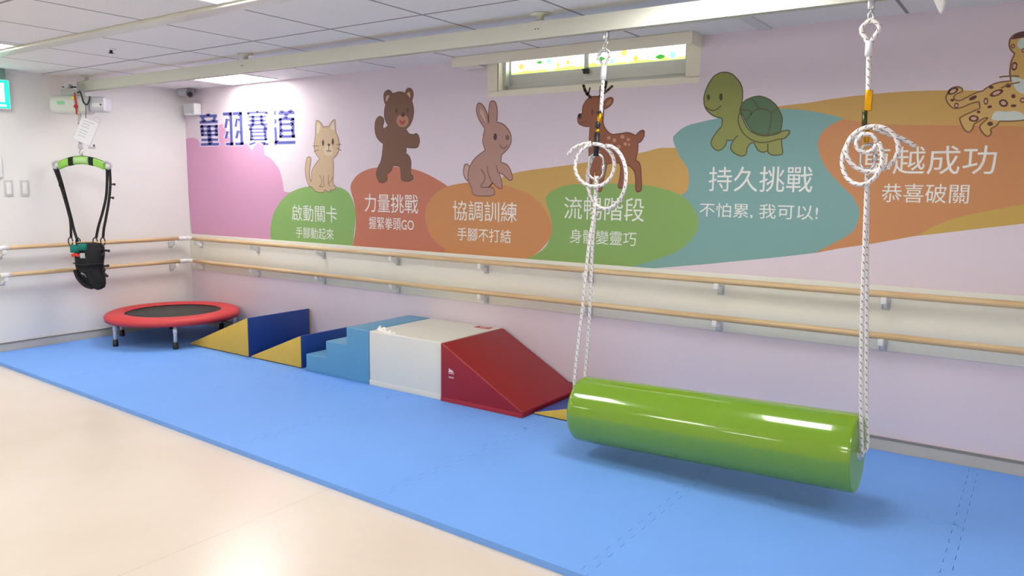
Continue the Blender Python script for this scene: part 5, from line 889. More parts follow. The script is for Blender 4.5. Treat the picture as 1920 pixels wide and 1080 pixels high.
# ------------------------------------------------------------------ handrails
RO = 0.086; RR = 0.017
def bracket_x(x, z, parent):
    m = MB(); m.use(WHITEPLAS)
    m.box((x-.0125, -RO-.012, z-RR-.030), (x+.0125, -RO+.012, z-RR+.004), 0.003)
    m.prism([(-RO+.008, z-RR-.030), (-RO+.008, z-RR-.006), (-.012, z-RR-.030), (-.012, z-RR-.062)], 'x', x-.007, x+.007)
    m.use(GREYPLAS).box((x-.019, -.014, z-RR-.068), (x+.019, -.0082, z-RR-.012), 0.003)
    return m.build('bracket', None, parent)
def bracket_y(y, z, parent):
    m = MB(); m.use(WHITEPLAS)
    m.box((RO-.012, y-.0125, z-RR-.030), (RO+.012, y+.0125, z-RR+.004), 0.003)
    m.prism([(RO-.008, z-RR-.030), (RO-.008, z-RR-.006), (.006, z-RR-.030), (.006, z-RR-.062)], 'y', y-.007, y+.007)
    m.use(GREYPLAS).box((.0003, y-.019, z-RR-.068), (.006, y+.019, z-RR-.012), 0.003)
    return m.build('bracket', None, parent)
BX = [0.185, 0.982, 1.785, 2.568, 3.362, 4.145, 4.951, 5.770, 6.57, 7.37]
def rail_back(z, label):
    t = thing('handrail', label, 'handrail', (0.2, 0, z), 'wooden handrails')
    m = MB(); m.use(WOOD).tube([(0.16+k*(XR-.02-.16)/40, -RO, z) for k in range(41)], RR, 14); m.build('rail', None, t)
    m = MB(); m.use(WHITEPLAS)
    pts = [(0.175, -RO, z), (0.125, -RO, z)]+[(RO+.03-.03*sin(a), -RO-.03+.03*cos(a), z) for a in (0, .4, .8, 1.2, pi/2)]+[(RO, -.125, z), (RO, -.175, z)]
    m.tube(pts, RR+.002, 14); m.build('corner_elbow', None, t)
    for x in BX: bracket_x(x, z, t)
def rail_left(z, label):
    t = thing('handrail', label, 'handrail', (0, -0.2, z), 'wooden handrails')
    m = MB(); m.use(WOOD).tube([(RO, -0.172-k*(YF+.05+.172)/-1*-1/30 if False else -0.172+k*(YF+.05+.172)/30, z) for k in range(31)], RR, 14); m.build('rail', None, t)
    for k in range(9): bracket_y(-.16-.04-k*.0-0.0 if k == 0 else -0.2-.68*k*2+0.0, z, t) if k < 4 else None
    m = MB(); m.use(WHITEPLAS).tube([(RO, -1.60, z), (RO, -1.53, z)], RR+.002, 14); m.build('joint_sleeve', None, t)
rail_back(0.8113, 'upper wooden handrail along the mural wall')
rail_back(0.6099, 'lower wooden handrail along the mural wall')
rail_left(0.8113, 'upper wooden handrail on the plain white left wall')
rail_left(0.6099, 'lower wooden handrail on the plain white left wall')

# ------------------------------------------------------------------ overhead track
def try_(x): return -0.953+0.0118*x
t = thing('ceiling_track', 'long off-white overhead track hanging below the ceiling', 'track', (3.0, -0.92, H))
TX0, TX1 = 0.13, XR-.02
def track_pts(p):
    return [(Vector((TX0, try_(TX0)+p[0], p[1]))), (Vector((TX1, try_(TX1)+p[0], p[1])))]
prof = [(-.026, 1.992), (-.010, 1.992), (-.010, 1.998), (-.020, 1.998), (-.020, 2.062), (.020, 2.062), (.020, 1.998), (.010, 1.998), (.010, 1.992), (.026, 1.992), (.026, 2.068), (-.026, 2.068)]
m = MB(); m.use(RAILPAINT); a = [track_pts(p)[0] for p in prof]; b = [track_pts(p)[1] for p in prof]
m.loft([a, b], True, False); m.build('track_rail', None, t)
m = MB(); m.use(GREYPLAS).box((TX0-.008, try_(TX0)-.028, 1.990), (TX0+.004, try_(TX0)+.028, 2.070), 0.002); m.build('end_cap', None, t)
for x in (0.22, 2.14, 4.33, 6.5):
    m = MB(); m.use(RAILPAINT)
    y = try_(x)
    m.lathe([(0.045, 0), (0.045, -.008), (0.018, -.012), (0.018, -.044)], (x, y, H-.0005), seg=20); m.box((x-.04, y-.03, 2.064), (x+.04, y+.03, 2.072), 0.002)
    m.build('ceiling_mount', None, t)
    m = MB(); m.use(BLACKPLAS)
    for dx in (-.008, .008): m.lathe([(.0028, 0), (.0028, .002)], (x+dx, y-.0262, 2.035), (0, -1, 0), 8)
    m.build('screw', None, t)
# ------------------------------------------------------------------ small things up high
t = thing('ceiling_sprinkler', 'small dark sprinkler head on the ceiling tile at upper left', 'sprinkler', (1.569, -1.475, H))
m = MB(); m.use(WHITEPLAS).lathe([(0.030, 0), (0.028, -.005), (0.012, -.007)], (1.569, -1.475, H-.0003), seg=24); m.build('rosette', None, t)
m = MB(); m.use(mat('dark_brass', (60, 52, 46), .4, metal=.6)).lathe([(0.009, -.006), (0.009, -.02), (0.016, -.022), (0.016, -.025), (.004, -.027)], (1.569, -1.475, H-.0003), seg=16); m.build('nozzle', None, t)

t = thing('track_hanger', 'white pointed hanger tip dangling at the top edge right of the ropes', 'hanger', (6.0, -.882, 1.99))
m = MB(); m.use(WHITEPLAS).prism([(5.965, 2.0), (6.02, 2.0), (6.013, 1.93), (6.006, 1.921), (6.0, 1.925)], 'y', -.90, -.868, .003); m.build('hanger_blade', None, t)
m = MB(); m.use(CHROME).lathe([(.006, 0), (.006, .03)], (5.992, -.884, 1.985), seg=10); m.build('hanger_pin', None, t)

# security camera and white sensor box in the corner
t = thing('security_camera', 'small grey security camera in the ceiling corner above the mural', 'camera', (.17, -.07, H))
m = MB(); m.use(GREYPLAS).box((.06, -.10, 2.055), (.20, -.03, 2.108), .006); m.build('mount_box', None, t)
m = MB(); m.use(mat('camera_body', (120, 120, 122), .4)).lathe([(.026, -.03), (.030, 0), (.030, .05), (.026, .055)], (.215, -.085, 2.065), (.85, -.45, -.25), 20); m.build('camera_body', None, t)
m = MB(); m.use(BLACKPLAS).lathe([(.022, 0), (.018, .006), (.004, .01)], Vector((.215, -.085, 2.065))+Vector((.85, -.45, -.25)).normalized()*.055, (.85, -.45, -.25), 18); m.build('lens', None, t)
t = thing('wall_box', 'small white box with silver side on the mural wall near the corner', 'sensor', (.2, 0, 1.93))
m = MB(); m.use(WHITEPLAS).box((.10, -.075, 1.885), (.26, -.0045, 1.985), .008); m.build('housing', None, t)
m = MB(); m.use(mat('box_face', (206, 210, 216), .35)).box((.115, -.078, 1.90), (.215, -.074, 1.972), .002); m.build('face_plate', None, t)
m = MB(); m.use(CHROME)
for k in range(4): m.lathe([(.012, 0), (.012, .006), (.004, .01)], (.242, -.0752, 1.905+k*.02), (0, -1, 0), 14)
m.build('lamp_lens', None, t)

# exit sign
t = thing('exit_sign', 'green lit exit sign on the left wall under the ceiling', 'exit sign', (0.06, -1.62, 1.93))
m = MB(); m.use(mat('exit_bracket', (120, 150, 140), .5)).box((.012, -1.76, 2.03), (.058, -1.452, H-.001), .002); m.build('bracket', None, t)
m = MB(); m.use(WHITEPLAS).box((.004, -1.80, 1.818), (.06, -1.428, 2.034), .006); hs = m.build('sign_box', None, t)
m = MB(); m.use(emit('exit_green', (40, 226, 160), 1.5)).box((.058, -1.792, 1.826), (.0625, -1.436, 2.026), .001); m.build('sign_face', None, t)
m = MB(); m.use(emit('exit_white', (236, 255, 246), 1.7))
m.box((.0622, -1.585, 1.87), (.0634, -1.470, 2.005)); m.box((.0622, -1.79, 1.838), (.0634, -1.462, 1.852))
# running figure
m.lathe([(.017, 0), (.017, .0012)], (.0622, -1.665, 1.985), (1, 0, 0), 16)
for a, b, r in (((-1.665, 1.96), (-1.69, 1.905), .013), ((-1.66, 1.955), (-1.625, 1.93), .008), ((-1.668, 1.955), (-1.71, 1.945), .008), ((-1.69, 1.91), (-1.645, 1.885), .010), ((-1.645, 1.885), (-1.655, 1.858), .009), ((-1.692, 1.908), (-1.735, 1.875), .010)):
    m.tube([(.0630, a[0], a[1]), (.0630, b[0], b[1])], r, 8, flat=1.0) if False else m.box((.0622, 0, -r), (.0634, math.hypot(b[0]-a[0], b[1]-a[1]), r), 0, Matrix.Translation((0, a[0], a[1])) @ Matrix.Rotation(math.atan2(b[1]-a[1], b[0]-a[0]), 4, 'X'))
m.build('pictogram', None, t)

# light switches, wall notice
for k, (y0, lab) in enumerate(((-1.495, 'white light switch on the left wall, nearer the photo edge'), (-1.385, 'white light switch on the left wall, nearer the harness'))):
    t = thing('light_switch', lab, 'light switch', (0, y0+.03, 1.247), 'light switches')
    m = MB(); m.use(mat('switch_plate', (206, 204, 202), .4)).box((.0003, y0, 1.187), (.008, y0+.06, 1.306), .002); m.build('plate', None, t)
    m = MB(); m.use(WHITEPLAS).box((.008, y0+.014, 1.203), (.012, y0+.046, 1.292), .0015); m.build('rocker', None, t)
m = MB(); m.use(WHITEPLAS).box((.0003, -1.62, 1.325), (.02, -1.502, 1.475), .003); tag(m.build('wall_panel', None), 'white control panel at the photo edge above the light switches', 'panel')

# ------------------------------------------------------------------ trampoline
TC = Vector((.530, -.517, 0)); TR = .515; TZ = .258
t = thing('trampoline', 'round mini trampoline with red pad in the corner', 'trampoline', (TC.x, TC.y, MT))
m = MB(); m.use(REDPAD)
m.lathe([(.365, TZ-.006), (.375, TZ+.006), (.42, TZ+.011), (.475, TZ+.006), (.505, TZ-.006), (TR, TZ-.026), (.508, TZ-.052), (.47, TZ-.036), (.40, TZ-.012), (.365, TZ-.006)], (TC.x, TC.y, 0), seg=64, caps=False)
m.build('safety_pad', None, t)
m = MB(); m.use(MESHBLACK).lathe([(.0, TZ-.012), (.37, TZ-.012), (.37, TZ-.016), (0, TZ-.016)], (TC.x, TC.y, 0), seg=64, caps=False); m.build('bounce_mat', None, t)
m = MB(); m.use(ALU).tube([(TC.x+.462*cos(a), TC.y+.462*sin(a), TZ-.030) for a in [2*pi*k/48 for k in range(48)]], .013, 10, closed=True); m.build('frame_ring', None, t)
for k in range(6):
    a = radians((-97, -31, 50, 95, 152, 208)[k]); x, y = TC.x+.468*cos(a), TC.y+.468*sin(a)
    m = MB(); m.use(mat('leg_silver', (206, 209, 213), .35, metal=.15)).lathe([(.0135, MT+.03), (.0135, TZ-.035)], (x, y, 0), seg=14)
    m.use(mat('leg_collar', (232, 234, 240), .25, metal=.1)).lathe([(.0155, .15), (.0155, .185)], (x, y, 0), seg=14)
    lg = m.build('leg', None, t)
    m = MB(); m.use(BLACKPLAS).lathe([(.021, MT), (.021, MT+.012), (.018, MT+.052), (.012, MT+.053)], (x, y, 0), seg=16); m.build('rubber_foot', None, lg)

# ------------------------------------------------------------------ soft play blocks
def wedge(name, x0, x1, h, y0, y1, label):
    t = thing(name, label, 'foam wedge', ((x0+x1)/2, (y0+y1)/2, MT), 'yellow and blue foam wedges')
    m = MB(); m.use(NAVY).prism([(x0, MT+.005), (x1, MT+.005), (x1, MT+h), (x1-.012, MT+h), (x0, MT+.014)], 'y', y0+.004, y1-.004, .003, 2); m.build('wedge_body', None, t)
    for yy, d in ((y0, .004), (y1, -.004)):
        m = MB(); m.use(YELLOW).prism([(x0+.002, MT+.006), (x1-.001, MT+.006), (x1-.001, MT+h-.002), (x1-.010, MT+h-.002), (x0+.002, MT+.013)], 'y', yy, yy+d, .0012, 2); m.build('side_panel', None, t)
    m = MB(); m.use(DARKBASE).box((x0+.10, y0+.002, MT), (x1-.002, y1-.002, MT+.006)); m.build('base_sheet', None, t)
wedge('foam_wedge', .875, 1.613, .292, -.600, -.016, 'larger yellow and navy wedge next to the red trampoline')
wedge('foam_wedge', 1.640, 2.195, .228, -.597, -.016, 'smaller yellow and navy wedge against the blue steps')
wedge('foam_wedge', 4.092, 4.44, .105, -.537, -.016, 'yellow and navy wedge whose tip shows between red wedge and bolster')
# steps
ZB = MT
t = thing('foam_steps', 'light blue three-step foam stairs against the cream cube', 'foam steps', (2.58, -.32, MT))
prof = [(2.276, ZB), (2.882, ZB), (2.882, .379), (2.677, .379), (2.677, .262), (2.477, .262), (2.477, .147), (2.276, .147)]
m = MB(); m.use(SKYBLUE).prism(prof, 'y', -.622, -.018, .007); sharpen(m.build('step_body', None, t), 60)
m = MB(); m.use(mat('sky_blue_skirt', (88, 152, 196), .45)).prism([(2.275, ZB), (2.883, ZB), (2.883, ZB+.028), (2.275, ZB+.028)], 'y', -.6235, -.621, .001, 2); m.build('bottom_skirt', None, t)
# cube
t = thing('foam_cube', 'cream white foam cube between blue steps and red wedge', 'foam cube', (3.19, -.32, MT))
m = MB(); m.use(CREAMV).box((2.886, -.624, ZB), (3.488, -.018, .379), .009); m.build('cube_body', None, t)
m = MB(); m.use(CREAMV).box((2.888, -.6265, ZB), (3.486, -.622, ZB+.034), .0015); m.build('bottom_skirt', None, t)
m = MB(); m.use(mat('label_red', (186, 44, 52), .5)).box((3.335, -.115, .3788), (3.455, -.055, .3797)); lb = m.build('red_label', None, t)
m = MB(); m.use(CAPTION)
for a, b, c, d in ((3.36, 3.43, -.080, -.073), (3.37, 3.42, -.092, -.086)): m.box((a, c, .3796), (b, d, .3800))
m.build('label_print', None, lb)
rr = random.Random(3)
TORN = mat('torn_film', (246, 246, 242), .5)
for (xa, ya, hh, ww) in ((2.925, -.565, .030, .05), (2.955, -.58, .018, .05), (2.995, -.592, .014, .05), (3.04, -.60, .018, .06), (3.075, -.60, .010, .06), (2.92, -.52, .012, .05)):
    m = MB(); m.use(TORN)
    base = [Vector((xa-ww/2, ya-.006, .3785)), Vector((xa+ww/2, ya-.008, .3785)), Vector((xa+ww/2, ya+.012, .3785)), Vector((xa-ww/2, ya+.014, .3785))]
    vs_ = [m.bm.verts.new(p) for p in base]; tip = m.bm.verts.new((xa+(rr.random()-.5)*.02, ya+.01, .379+hh))
    m.face(vs_[::-1])
    for k in range(4): m.face((vs_[k], vs_[(k+1) % 4], tip))
    m.build('torn_film', None, t, label='torn white film flap')
# red wedge
t = thing('foam_wedge', 'dark red foam ramp beside the cream cube', 'foam wedge', (3.79, -.33, MT))
m = MB(); m.use(REDV).prism([(3.492, ZB), (4.082, ZB), (4.084, .062), (3.512, .377), (3.492, .377)], 'y', -.636, -.020, .006); sharpen(m.build('ramp_body', None, t), 40)
m = MB(); m.use(REDPIPE).tube([(3.505, -.6365, .374), (4.075, -.6365, .061)], .0026, 6); m.build('piping', None, t)
m = MB(); m.use(mat('red_skirt', (172, 40, 50), .42)).box((3.494, -.6385, ZB), (4.078, -.634, ZB+.026), .0012); m.build('bottom_skirt', None, t)
m = MB(); m.use(CAPTION)
for x0, x1, z0, z1 in ((3.553, 3.590, .232, .238), (3.556, 3.582, .240, .246), (3.552, 3.594, .2235, .2265), (3.553, 3.566, .2485, .252), (3.552, 3.594, .203, .205), (3.556, 3.59, .197, .199)):
    m.box((x0, -.6372, z0-.02), (x1, -.6355, z1-.02))
m.build('printed_mark', None, t)

# ------------------------------------------------------------------ bolster and its ropes
BL = Vector((4.600, -.897, .241)); BR = Vector((5.842, -.897, .277))
ax = (BR-BL).normalized(); LEN = (BR-BL).length; BRAD = .157
t = thing('bolster', 'long shiny lime green bolster hanging level over the mats', 'bolster', tuple((BL+BR)/2))
m = MB(); m.use(LIME)
pr = [(BRAD-.022, 0), (BRAD-.008, .004), (BRAD-.001, .016), (BRAD, .03)]+[(BRAD, .03+k*(LEN-.06)/12) for k in range(1, 12)]+[(BRAD, LEN-.012), (BRAD-.002, LEN-.004), (BRAD-.006, LEN)]
m.lathe(pr, BL, ax, 64, caps=False); m.build('bolster_cover', None, t)
for base, d in ((BL, -1), (BR, 1)):
    m = MB(); m.use(LIMECAP).lathe([(0, .001*d), (BRAD*.5, .001*d), (BRAD-.006 if d > 0 else BRAD-.020, 0)], base, ax, 48, caps=False); ec = m.build('end_cap', None, t)
    m = MB(); m.use(ALU).lathe([(.026, -.01*d), (.026, .012*d), (.014, .013*d), (.014, -.01*d)], base, ax, 24, caps=False); m.build('axle_tube', None, ec)
m = MB(); m.use(mat('lime_seam', (120, 168, 44), .35))
up_b = Vector((0, 0, 1)); side_b = ax.cross(up_b).normalized()
ang = radians(62)
sd = (up_b*sin(ang)-side_b*-cos(ang)).normalized()
sd = (Vector((0, 1, 0))*cos(ang)+Vector((0, 0, 1))*sin(ang)).normalized()
m.tube([BL+ax*(.03+k*(LEN-.06)/20)+sd*(BRAD-.0002) for k in range(21)], .0022, 6); m.build('seam', None, t)

def ring_pts(c, u, v, a, b, n=40, a0=0, a1=2*pi, wob=0.0, dz=0.0):
    out = []
    for k in range(n):
        th = a0+(a1-a0)*k/(n-1)
        out.append(Vector(c)+Vector(u)*a*cos(th)+Vector(v)*b*sin(th)+Vector((0, -dz*k/(n-1), 0)))
    return out
YR = -.897
def carabiner(m, c, w, h, r=.0055):
    pts = []
    for k in range(28):
        th = 2*pi*k/28
        x = w/2*cos(th); z = h/2*sin(th)
        # stadium shape
        z = (h/2-w/2)*(1 if sin(th) > .02 else -1 if sin(th) < -.02 else 0)+w/2*sin(th)
        pts.append(Vector((c[0]+x*.95, c[1]+x*.3, c[2]+z)))
    m.tube(pts, r, 10, closed=True)
    m.tube([(c[0]+w/2*.95, c[1]+w/2*.3, c[2]-h*.18), (c[0]+w/2*.95, c[1]+w/2*.3, c[2]+h*.10)], r*1.7, 10)

def swing_rope(name, label, xh, ytop, thim, rope_mid, dark_first, ex, ez, strands, coilA, coilB, tail, carab, kind):
    t = thing(name, label, 'rope', (xh, YR, 1.99), 'hanging white swing ropes')
    zt = 1.993
    # hook assembly
    m = MB(); m.use(CHROME)
    m.box((xh-.011, YR-.011, zt-.034), (xh+.011, YR+.011, zt), .003)
    m.lathe([(.005, zt-.03), (.005, zt-.045)], (xh, YR, 0), seg=10)
    x2, z2 = thim[0], thim[1]
    hp = [(xh, YR, zt-.040), (xh-.007, YR, zt-.05), (x2-.008, YR, z2+.012), (x2, YR, z2-.006), (x2+.008, YR, z2+.012), (xh+.007, YR, zt-.05)]
    m.tube(smooth_path(hp, 6, True), .0045, 8, closed=True)
    m.build('snap_hook', None, t)
    # rope eye round a thimble
    w, zb = thim[2], thim[3]
    eye = [(x2-.004, YR, zb), (x2-w*.55, YR, zb+(z2-zb)*.30), (x2-w, YR, zb+(z2-zb)*.62), (x2-w*.72, YR, z2-.010), (x2, YR, z2+.004), (x2+w*.72, YR, z2-.010), (x2+w, YR, zb+(z2-zb)*.62), (x2+w*.55, YR, zb+(z2-zb)*.30), (x2+.004, YR, zb)]
    m = MB(); m.use(ROPE if kind == 2 else CHROME).tube(smooth_path(eye, 6), .0085 if kind == 2 else .0055, 10); m.build('rope_eye', None, t)
    if kind == 1:
        m = MB(); m.use(ROPE).tube(smooth_path([(p[0]*.35+x2*.65 if False else x2+(p[0]-x2)*1.28, YR, p[2]+.002) for p in eye], 6), .0045, 10); m.build('eye_splice', None, t)
    m = MB(); m.use(mat('clear_shrink_sleeve', (228, 230, 234), .25))
    xm, zc = thim[4], thim[5]
    m.tube([(x2, YR, zb+.008), (xm, YR, zc)], .0135, 12); m.build('sleeve', None, t)
    # plain rope down to adjuster
    m = MB(); m.use(ROPE).tube(smooth_path([(xm, YR, zc+.01), ((xm+rope_mid[0])/2, YR, (zc+rope_mid[1])/2), (rope_mid[0], YR, rope_mid[1]-.01)], 5), .0085, 10); m.build('upper_rope', None, t)
    # adjuster
    x3, z3 = rope_mid
    if kind == 1:
        m = MB(); m.use(GOLD).tube([(x3-.001, YR-.004, z3), (x3-.006, YR-.004, z3-.045)], .0105, 10); m.build('gold_swivel', None, t)
        m = MB(); m.use(GOLD).tube([(x3-.009, YR-.006, 1.565), (x3-.011, YR-.006, 1.545)], .009, 10); m.build('gold_collar', None, t)
        m = MB(); m.use(BLACKPLAS).ball((x3-.006, YR-.004, z3+.004), .012, (1.2, 1, .7)); m.build('swivel_joint', None, t)
        m = MB(); m.use(BLACKPLAS).ball((x3-.010, YR-.008, 1.582), .013, (1, 1, 1.4)); m.build('swivel_joint', None, t)
        m = MB(); m.use(BLACKPLAS).tube([(x3-.012, YR-.008, 1.549), (x3-.015, YR-.008, 1.442)], [.0125, .0125], 12); m.build('black_grip', None, t)
    else:
        m = MB(); m.use(GOLD).box((x3-.008, YR-.013, z3-.075), (x3+.016, YR+.011, z3+.002), .004); m.build('gold_swivel', None, t)
        m = MB(); m.use(GOLD).tube([(x3+.004, YR, 1.535), (x3+.006, YR, 1.478)], .009, 10); m.build('gold_collar', None, t)
        m = MB(); m.use(mat('dark_olive_metal', (70, 74, 44), .35, metal=.7)).tube([(x3-.006, YR-.006, 1.588), (x3-.004, YR-.006, 1.525)], .0095, 10); m.ball((x3-.006, YR-.006, 1.588), .010); m.build('swivel_joint', None, t)
    # carabiner
    m = MB(); m.use(CHROME); carabiner(m, (carab[0], YR-.006, carab[1]), carab[2], carab[3]); m.build('carabiner', None, t)
    # coils
    m = MB(); m.use(ROPE)
    ca, cb = coilA, coilB
    pts = [Vector(p) for p in tail]
    pts = smooth_path(pts, 6)
    m.tube(pts, .0085, 10)
    m.build('rope_tail', None, t)
    for (cx, cz, rx, rz, a0, a1, dy) in (ca, cb):
        m = MB(); m.use(ROPE)
        m.tube(ring_pts((cx, YR-.014+dy, cz), (.97, .24 if dy < 0 else -.18, 0), (0, 0, 1), rx, rz, 44, a0, a1, 0, .012), .0085, 10)
        m.build('rope_coil', None, t)
    if kind == 2:
        m = MB(); m.use(ROPE).tube(ring_pts((5.797, YR-.03, 1.474), (.97, .2, 0), (0, 0, 1), .034, .034, 30, 0, 2*pi*.98), .0075, 10); m.build('rope_coil', None, t)
    # down strands that run to the bolster axle
    for st in strands:
        m = MB(); m.use(ROPE).tube(smooth_path(st, 10), .0078, 10); m.build('lower_rope', None, t)

swing_rope('swing_rope', 'white swing rope with black grip in front of the deer', 4.682, 0, (4.674, 1.912, .026, 1.838, 4.672, 1.782), (4.664, 1.634), True, 0, 0,
    [[(4.650, -.901, 1.352), (4.647, -.905, 1.181), (4.627, -.912, 1.031), (4.607, -.925, .728), (4.583, -.940, .405), (4.578, -.925, .285), (4.586, -.897, .243)],
     [(4.652, -.893, 1.352), (4.645, -.892, 1.18), (4.631, -.885, 1.03), (4.617, -.870, .722), (4.592, -.850, .429), (4.580, -.870, .30), (4.588, -.893, .246)]],
    (4.651, 1.400, .094, .096, radians(100), radians(455), -.004), (4.708, 1.345, .115, .142, radians(115), radians(452), .006),
    [(4.512, YR-.03, 1.447), (4.545, YR-.03, 1.480), (4.585, YR-.025, 1.496), (4.632, YR-.02, 1.503)], (4.650, 1.395, .068, .115), 1)
swing_rope('swing_rope', 'white swing rope with gold swivel in front of the rust hill', 5.777, 0, (5.779, 1.918, .031, 1.840, 5.779, 1.792), (5.787, 1.668), False, 0, 0,
    [[(5.803, -.901, 1.378), (5.811, -.91, 1.174), (5.822, -.925, .892), (5.840, -.935, .563), (5.857, -.928, .33), (5.859, -.915, .280), (5.852, -.897, .270)],
     [(5.804, -.893, 1.378), (5.814, -.89, 1.173), (5.829, -.875, .886), (5.848, -.865, .55), (5.866, -.872, .35), (5.868, -.880, .300), (5.855, -.893, .279)]],
    (5.818, 1.452, .088, .083, radians(60), radians(440), -.004), (5.784, 1.415, .075, .094, radians(70), radians(400), .006),
    [(5.952, YR+.04, 1.462), (5.905, YR+.02, 1.492), (5.862, YR, 1.508), (5.815, YR-.02, 1.530)], (5.802, 1.424, .050, .092), 2)

# ------------------------------------------------------------------ patient lift, spreader bar, harness, card
P0 = Vector((.235, -1.02, 0)); U = Vector((.82, .572, 0)).normalized(); N = Vector((.572, -.82, 0)).normalized()
def Lp(tt, d, z): return P0+U*tt+N*d+Vector((0, 0, z))
def rrect(hw, hh, r, n=5):
    out = []
    for cx, cy, a0 in ((hw-r, hh-r, 0), (-hw+r, hh-r, 90), (-hw+r, -hh+r, 180), (hw-r, -hh+r, 270)):
        for k in range(n+1):
            a = radians(a0+90*k/n); out.append((cx+r*cos(a), cy+r*sin(a)))
    return out
def capsule_u(m, t0, t1, zc, hd, hz, r, endr=.03):
    """rounded housing along the U axis"""
    rings = []
    K = 6
    for k in range(K+1):
        a = pi/2*k/K; s = sin(a)*.35+.65 if k < K else 1; rings.append((t0+endr*(1-cos(a)) if False else t0+endr*k/K, (1-(1-k/K)**2)**.5*.3+.7 if k else .62))
    rings += [(t0+endr+(t1-t0-2*endr)*k/4, 1.0) for k in range(1, 5)]
    rings += [(t1-endr*(K-k)/K, (1-(k/K)**2)**.5*.3+.7 if k < K else .62) for k in range(1, K+1)]
    m.loft([[Lp(tt, x*s, zc+z*s) for x, z in rrect(hd, hz, r)] for tt, s in rings])
t = thing('patient_lift', 'off-white ceiling lift motor hanging at the left end of the track', 'lift', tuple(Lp(0, 0, 1.9)))
m = MB(); m.use(GREYPLAS)
m.box((-.018, -.03, 0), (.018, .03, .03), .003, Matrix.Translation(Lp(-.07, .02, 2.003)) @ Matrix.Rotation(math.atan2(U.y, U.x), 4, 'Z'))
m.use(BLACKPLAS).tube([Lp(-.115, .02, 2.012), Lp(-.01, .02, 2.012)], .005, 8); m.build('end_stop', None, t)
m = MB(); m.use(mat('hoist_neck', (176, 184, 174), .45)).box((-.072, -.04, 0), (.072, .04, .045), .006, Matrix.Translation(Lp(-.05, 0, 1.945)) @ Matrix.Rotation(math.atan2(U.y, U.x), 4, 'Z')); m.build('trolley', None, t)
m = MB(); m.use(HOISTW); capsule_u(m, -.205, .095, 1.880, .075, .068, .045, .05); mo = m.build('motor_housing', None, t)
m = MB(); m.use(HOISTG); m.box((-.028, -.002, -.014), (.028, .002, .014), .001, Matrix.Translation(Lp(-.105, .0755, 1.890)) @ Matrix.Rotation(math.atan2(U.y, U.x), 4, 'Z')); m.build('green_badge', None, mo)
m = MB(); m.use(BATT); capsule_u(m, .098, .213, 1.885, .062, .056, .022, .018); ba = m.build('battery_box', None, t)
m = MB(); m.use(WHITEPLAS).box((-.04, -.002, -.016), (.04, .002, .016), .001, Matrix.Translation(Lp(.163, .0625, 1.878)) @ Matrix.Rotation(math.atan2(U.y, U.x), 4, 'Z'))
m.use(BLACKPLAS).lathe([(.007, 0), (.007, .004)], Lp(.19, .064, 1.880), N, 12); m.build('status_label', None, ba)
m = MB(); m.use(REDPLAS).tube(smooth_path([Lp(.008, .079, 1.965), Lp(.010, .083, 1.92), Lp(.014, .085, 1.87), Lp(.014, .083, 1.805)], 5), .007, 8, flat=.5); m.ball(Lp(.013, .088, 1.862), .015, (1, 1, .9)); m.build('emergency_cord', None, t)
m = MB(); m.use(mat('yellow_tag', (226, 214, 60), .5)).box((-.014, -.002, -.009), (.014, .002, .009), 0, Matrix.Translation(Lp(-.008, .079, 1.925)) @ Matrix.Rotation(math.atan2(U.y, U.x), 4, 'Z')); m.build('yellow_tag', None, t)
m = MB(); m.use(BLACKPLAS).tube(smooth_path([Lp(.015, .05, 1.968), Lp(.05, .08, 1.972), Lp(.062, .085, 1.94), Lp(.072, .085, 1.895), Lp(.095, .085, 1.876), Lp(.112, .08, 1.905), Lp(.115, .07, 1.94)], 6), .0055, 8); m.build('cable', None, t)
m = MB(); m.use(mat('lift_strap_grey', (206, 200, 192), .8)).tube([Lp(.006, .03, 1.815), Lp(.004, .03, 1.70), Lp(-.002, .03, 1.575)], .014, 8, flat=.25)
m.use(BLACKFAB).tube([Lp(.005, .03, 1.742), Lp(.005, .03, 1.735)], .0165, 8, flat=.35); m.build('lift_strap', None, t)
m = MB(); m.use(GREYPLAS).lathe([(.012, 1.545), (.018, 1.555), (.018, 1.58), (.010, 1.585)], Lp(-.001, .03, 0), seg=16)
m.use(CHROME).tube(ring_pts(Lp(.002, .03, 1.522), U, (0, 0, 1), .014, .022, 18, 0, 2*pi*.95), .005, 8); m.build('hook', None, t)

t = thing('spreader_bar', 'curved lime green padded spreader bar hanging under the lift', 'spreader bar', tuple(Lp(0, .03, 1.46)))
arc = [(-.185, 1.418), (-.12, 1.446), (-.06, 1.459), (0, 1.464), (.06, 1.459), (.12, 1.446), (.178, 1.418)]
def arc_z(x): return 1.464-.046*(x/.182)**2
m = MB(); m.use(LIMEPAD)
def band(m, x0, x1, ex, hh=.030, hd=.022):
    n = 8
    m.loft([[Lp(x0+(x1-x0)*k/n, .03+a*(1+0), arc_z(x0+(x1-x0)*k/n)+b) for a, b in rrect(hd+ex, hh+ex, .014+ex)] for k in range(n+1)])
band(m, -.172, .172, 0); pad = m.build('bar_pad', None, t)
for ba_, bb_ in ((-.092, -.055), (.062, .098)):
    m = MB(); m.use(BLACKFAB); band(m, ba_, bb_, .002); m.build('pad_band', None, pad)
m = MB(); m.use(LIMEPATCH); m.loft([[Lp(-.048+.10*k/6, .0535 if False else .03+.0232+dd, arc_z(-.048+.10*k/6)+zz) for dd, zz in ((-.003, -.020), (.001, -.020), (.001, .020), (-.003, .020))] for k in range(7)]); m.build('pad_patch', None, pad)
m = MB(); m.use(BLACKPLAS).tube([Lp(a, .03, arc_z(a)+.030) for a in [-.182+.364*k/16 for k in range(17)]], .004, 8); m.build('bar_edge', None, t)
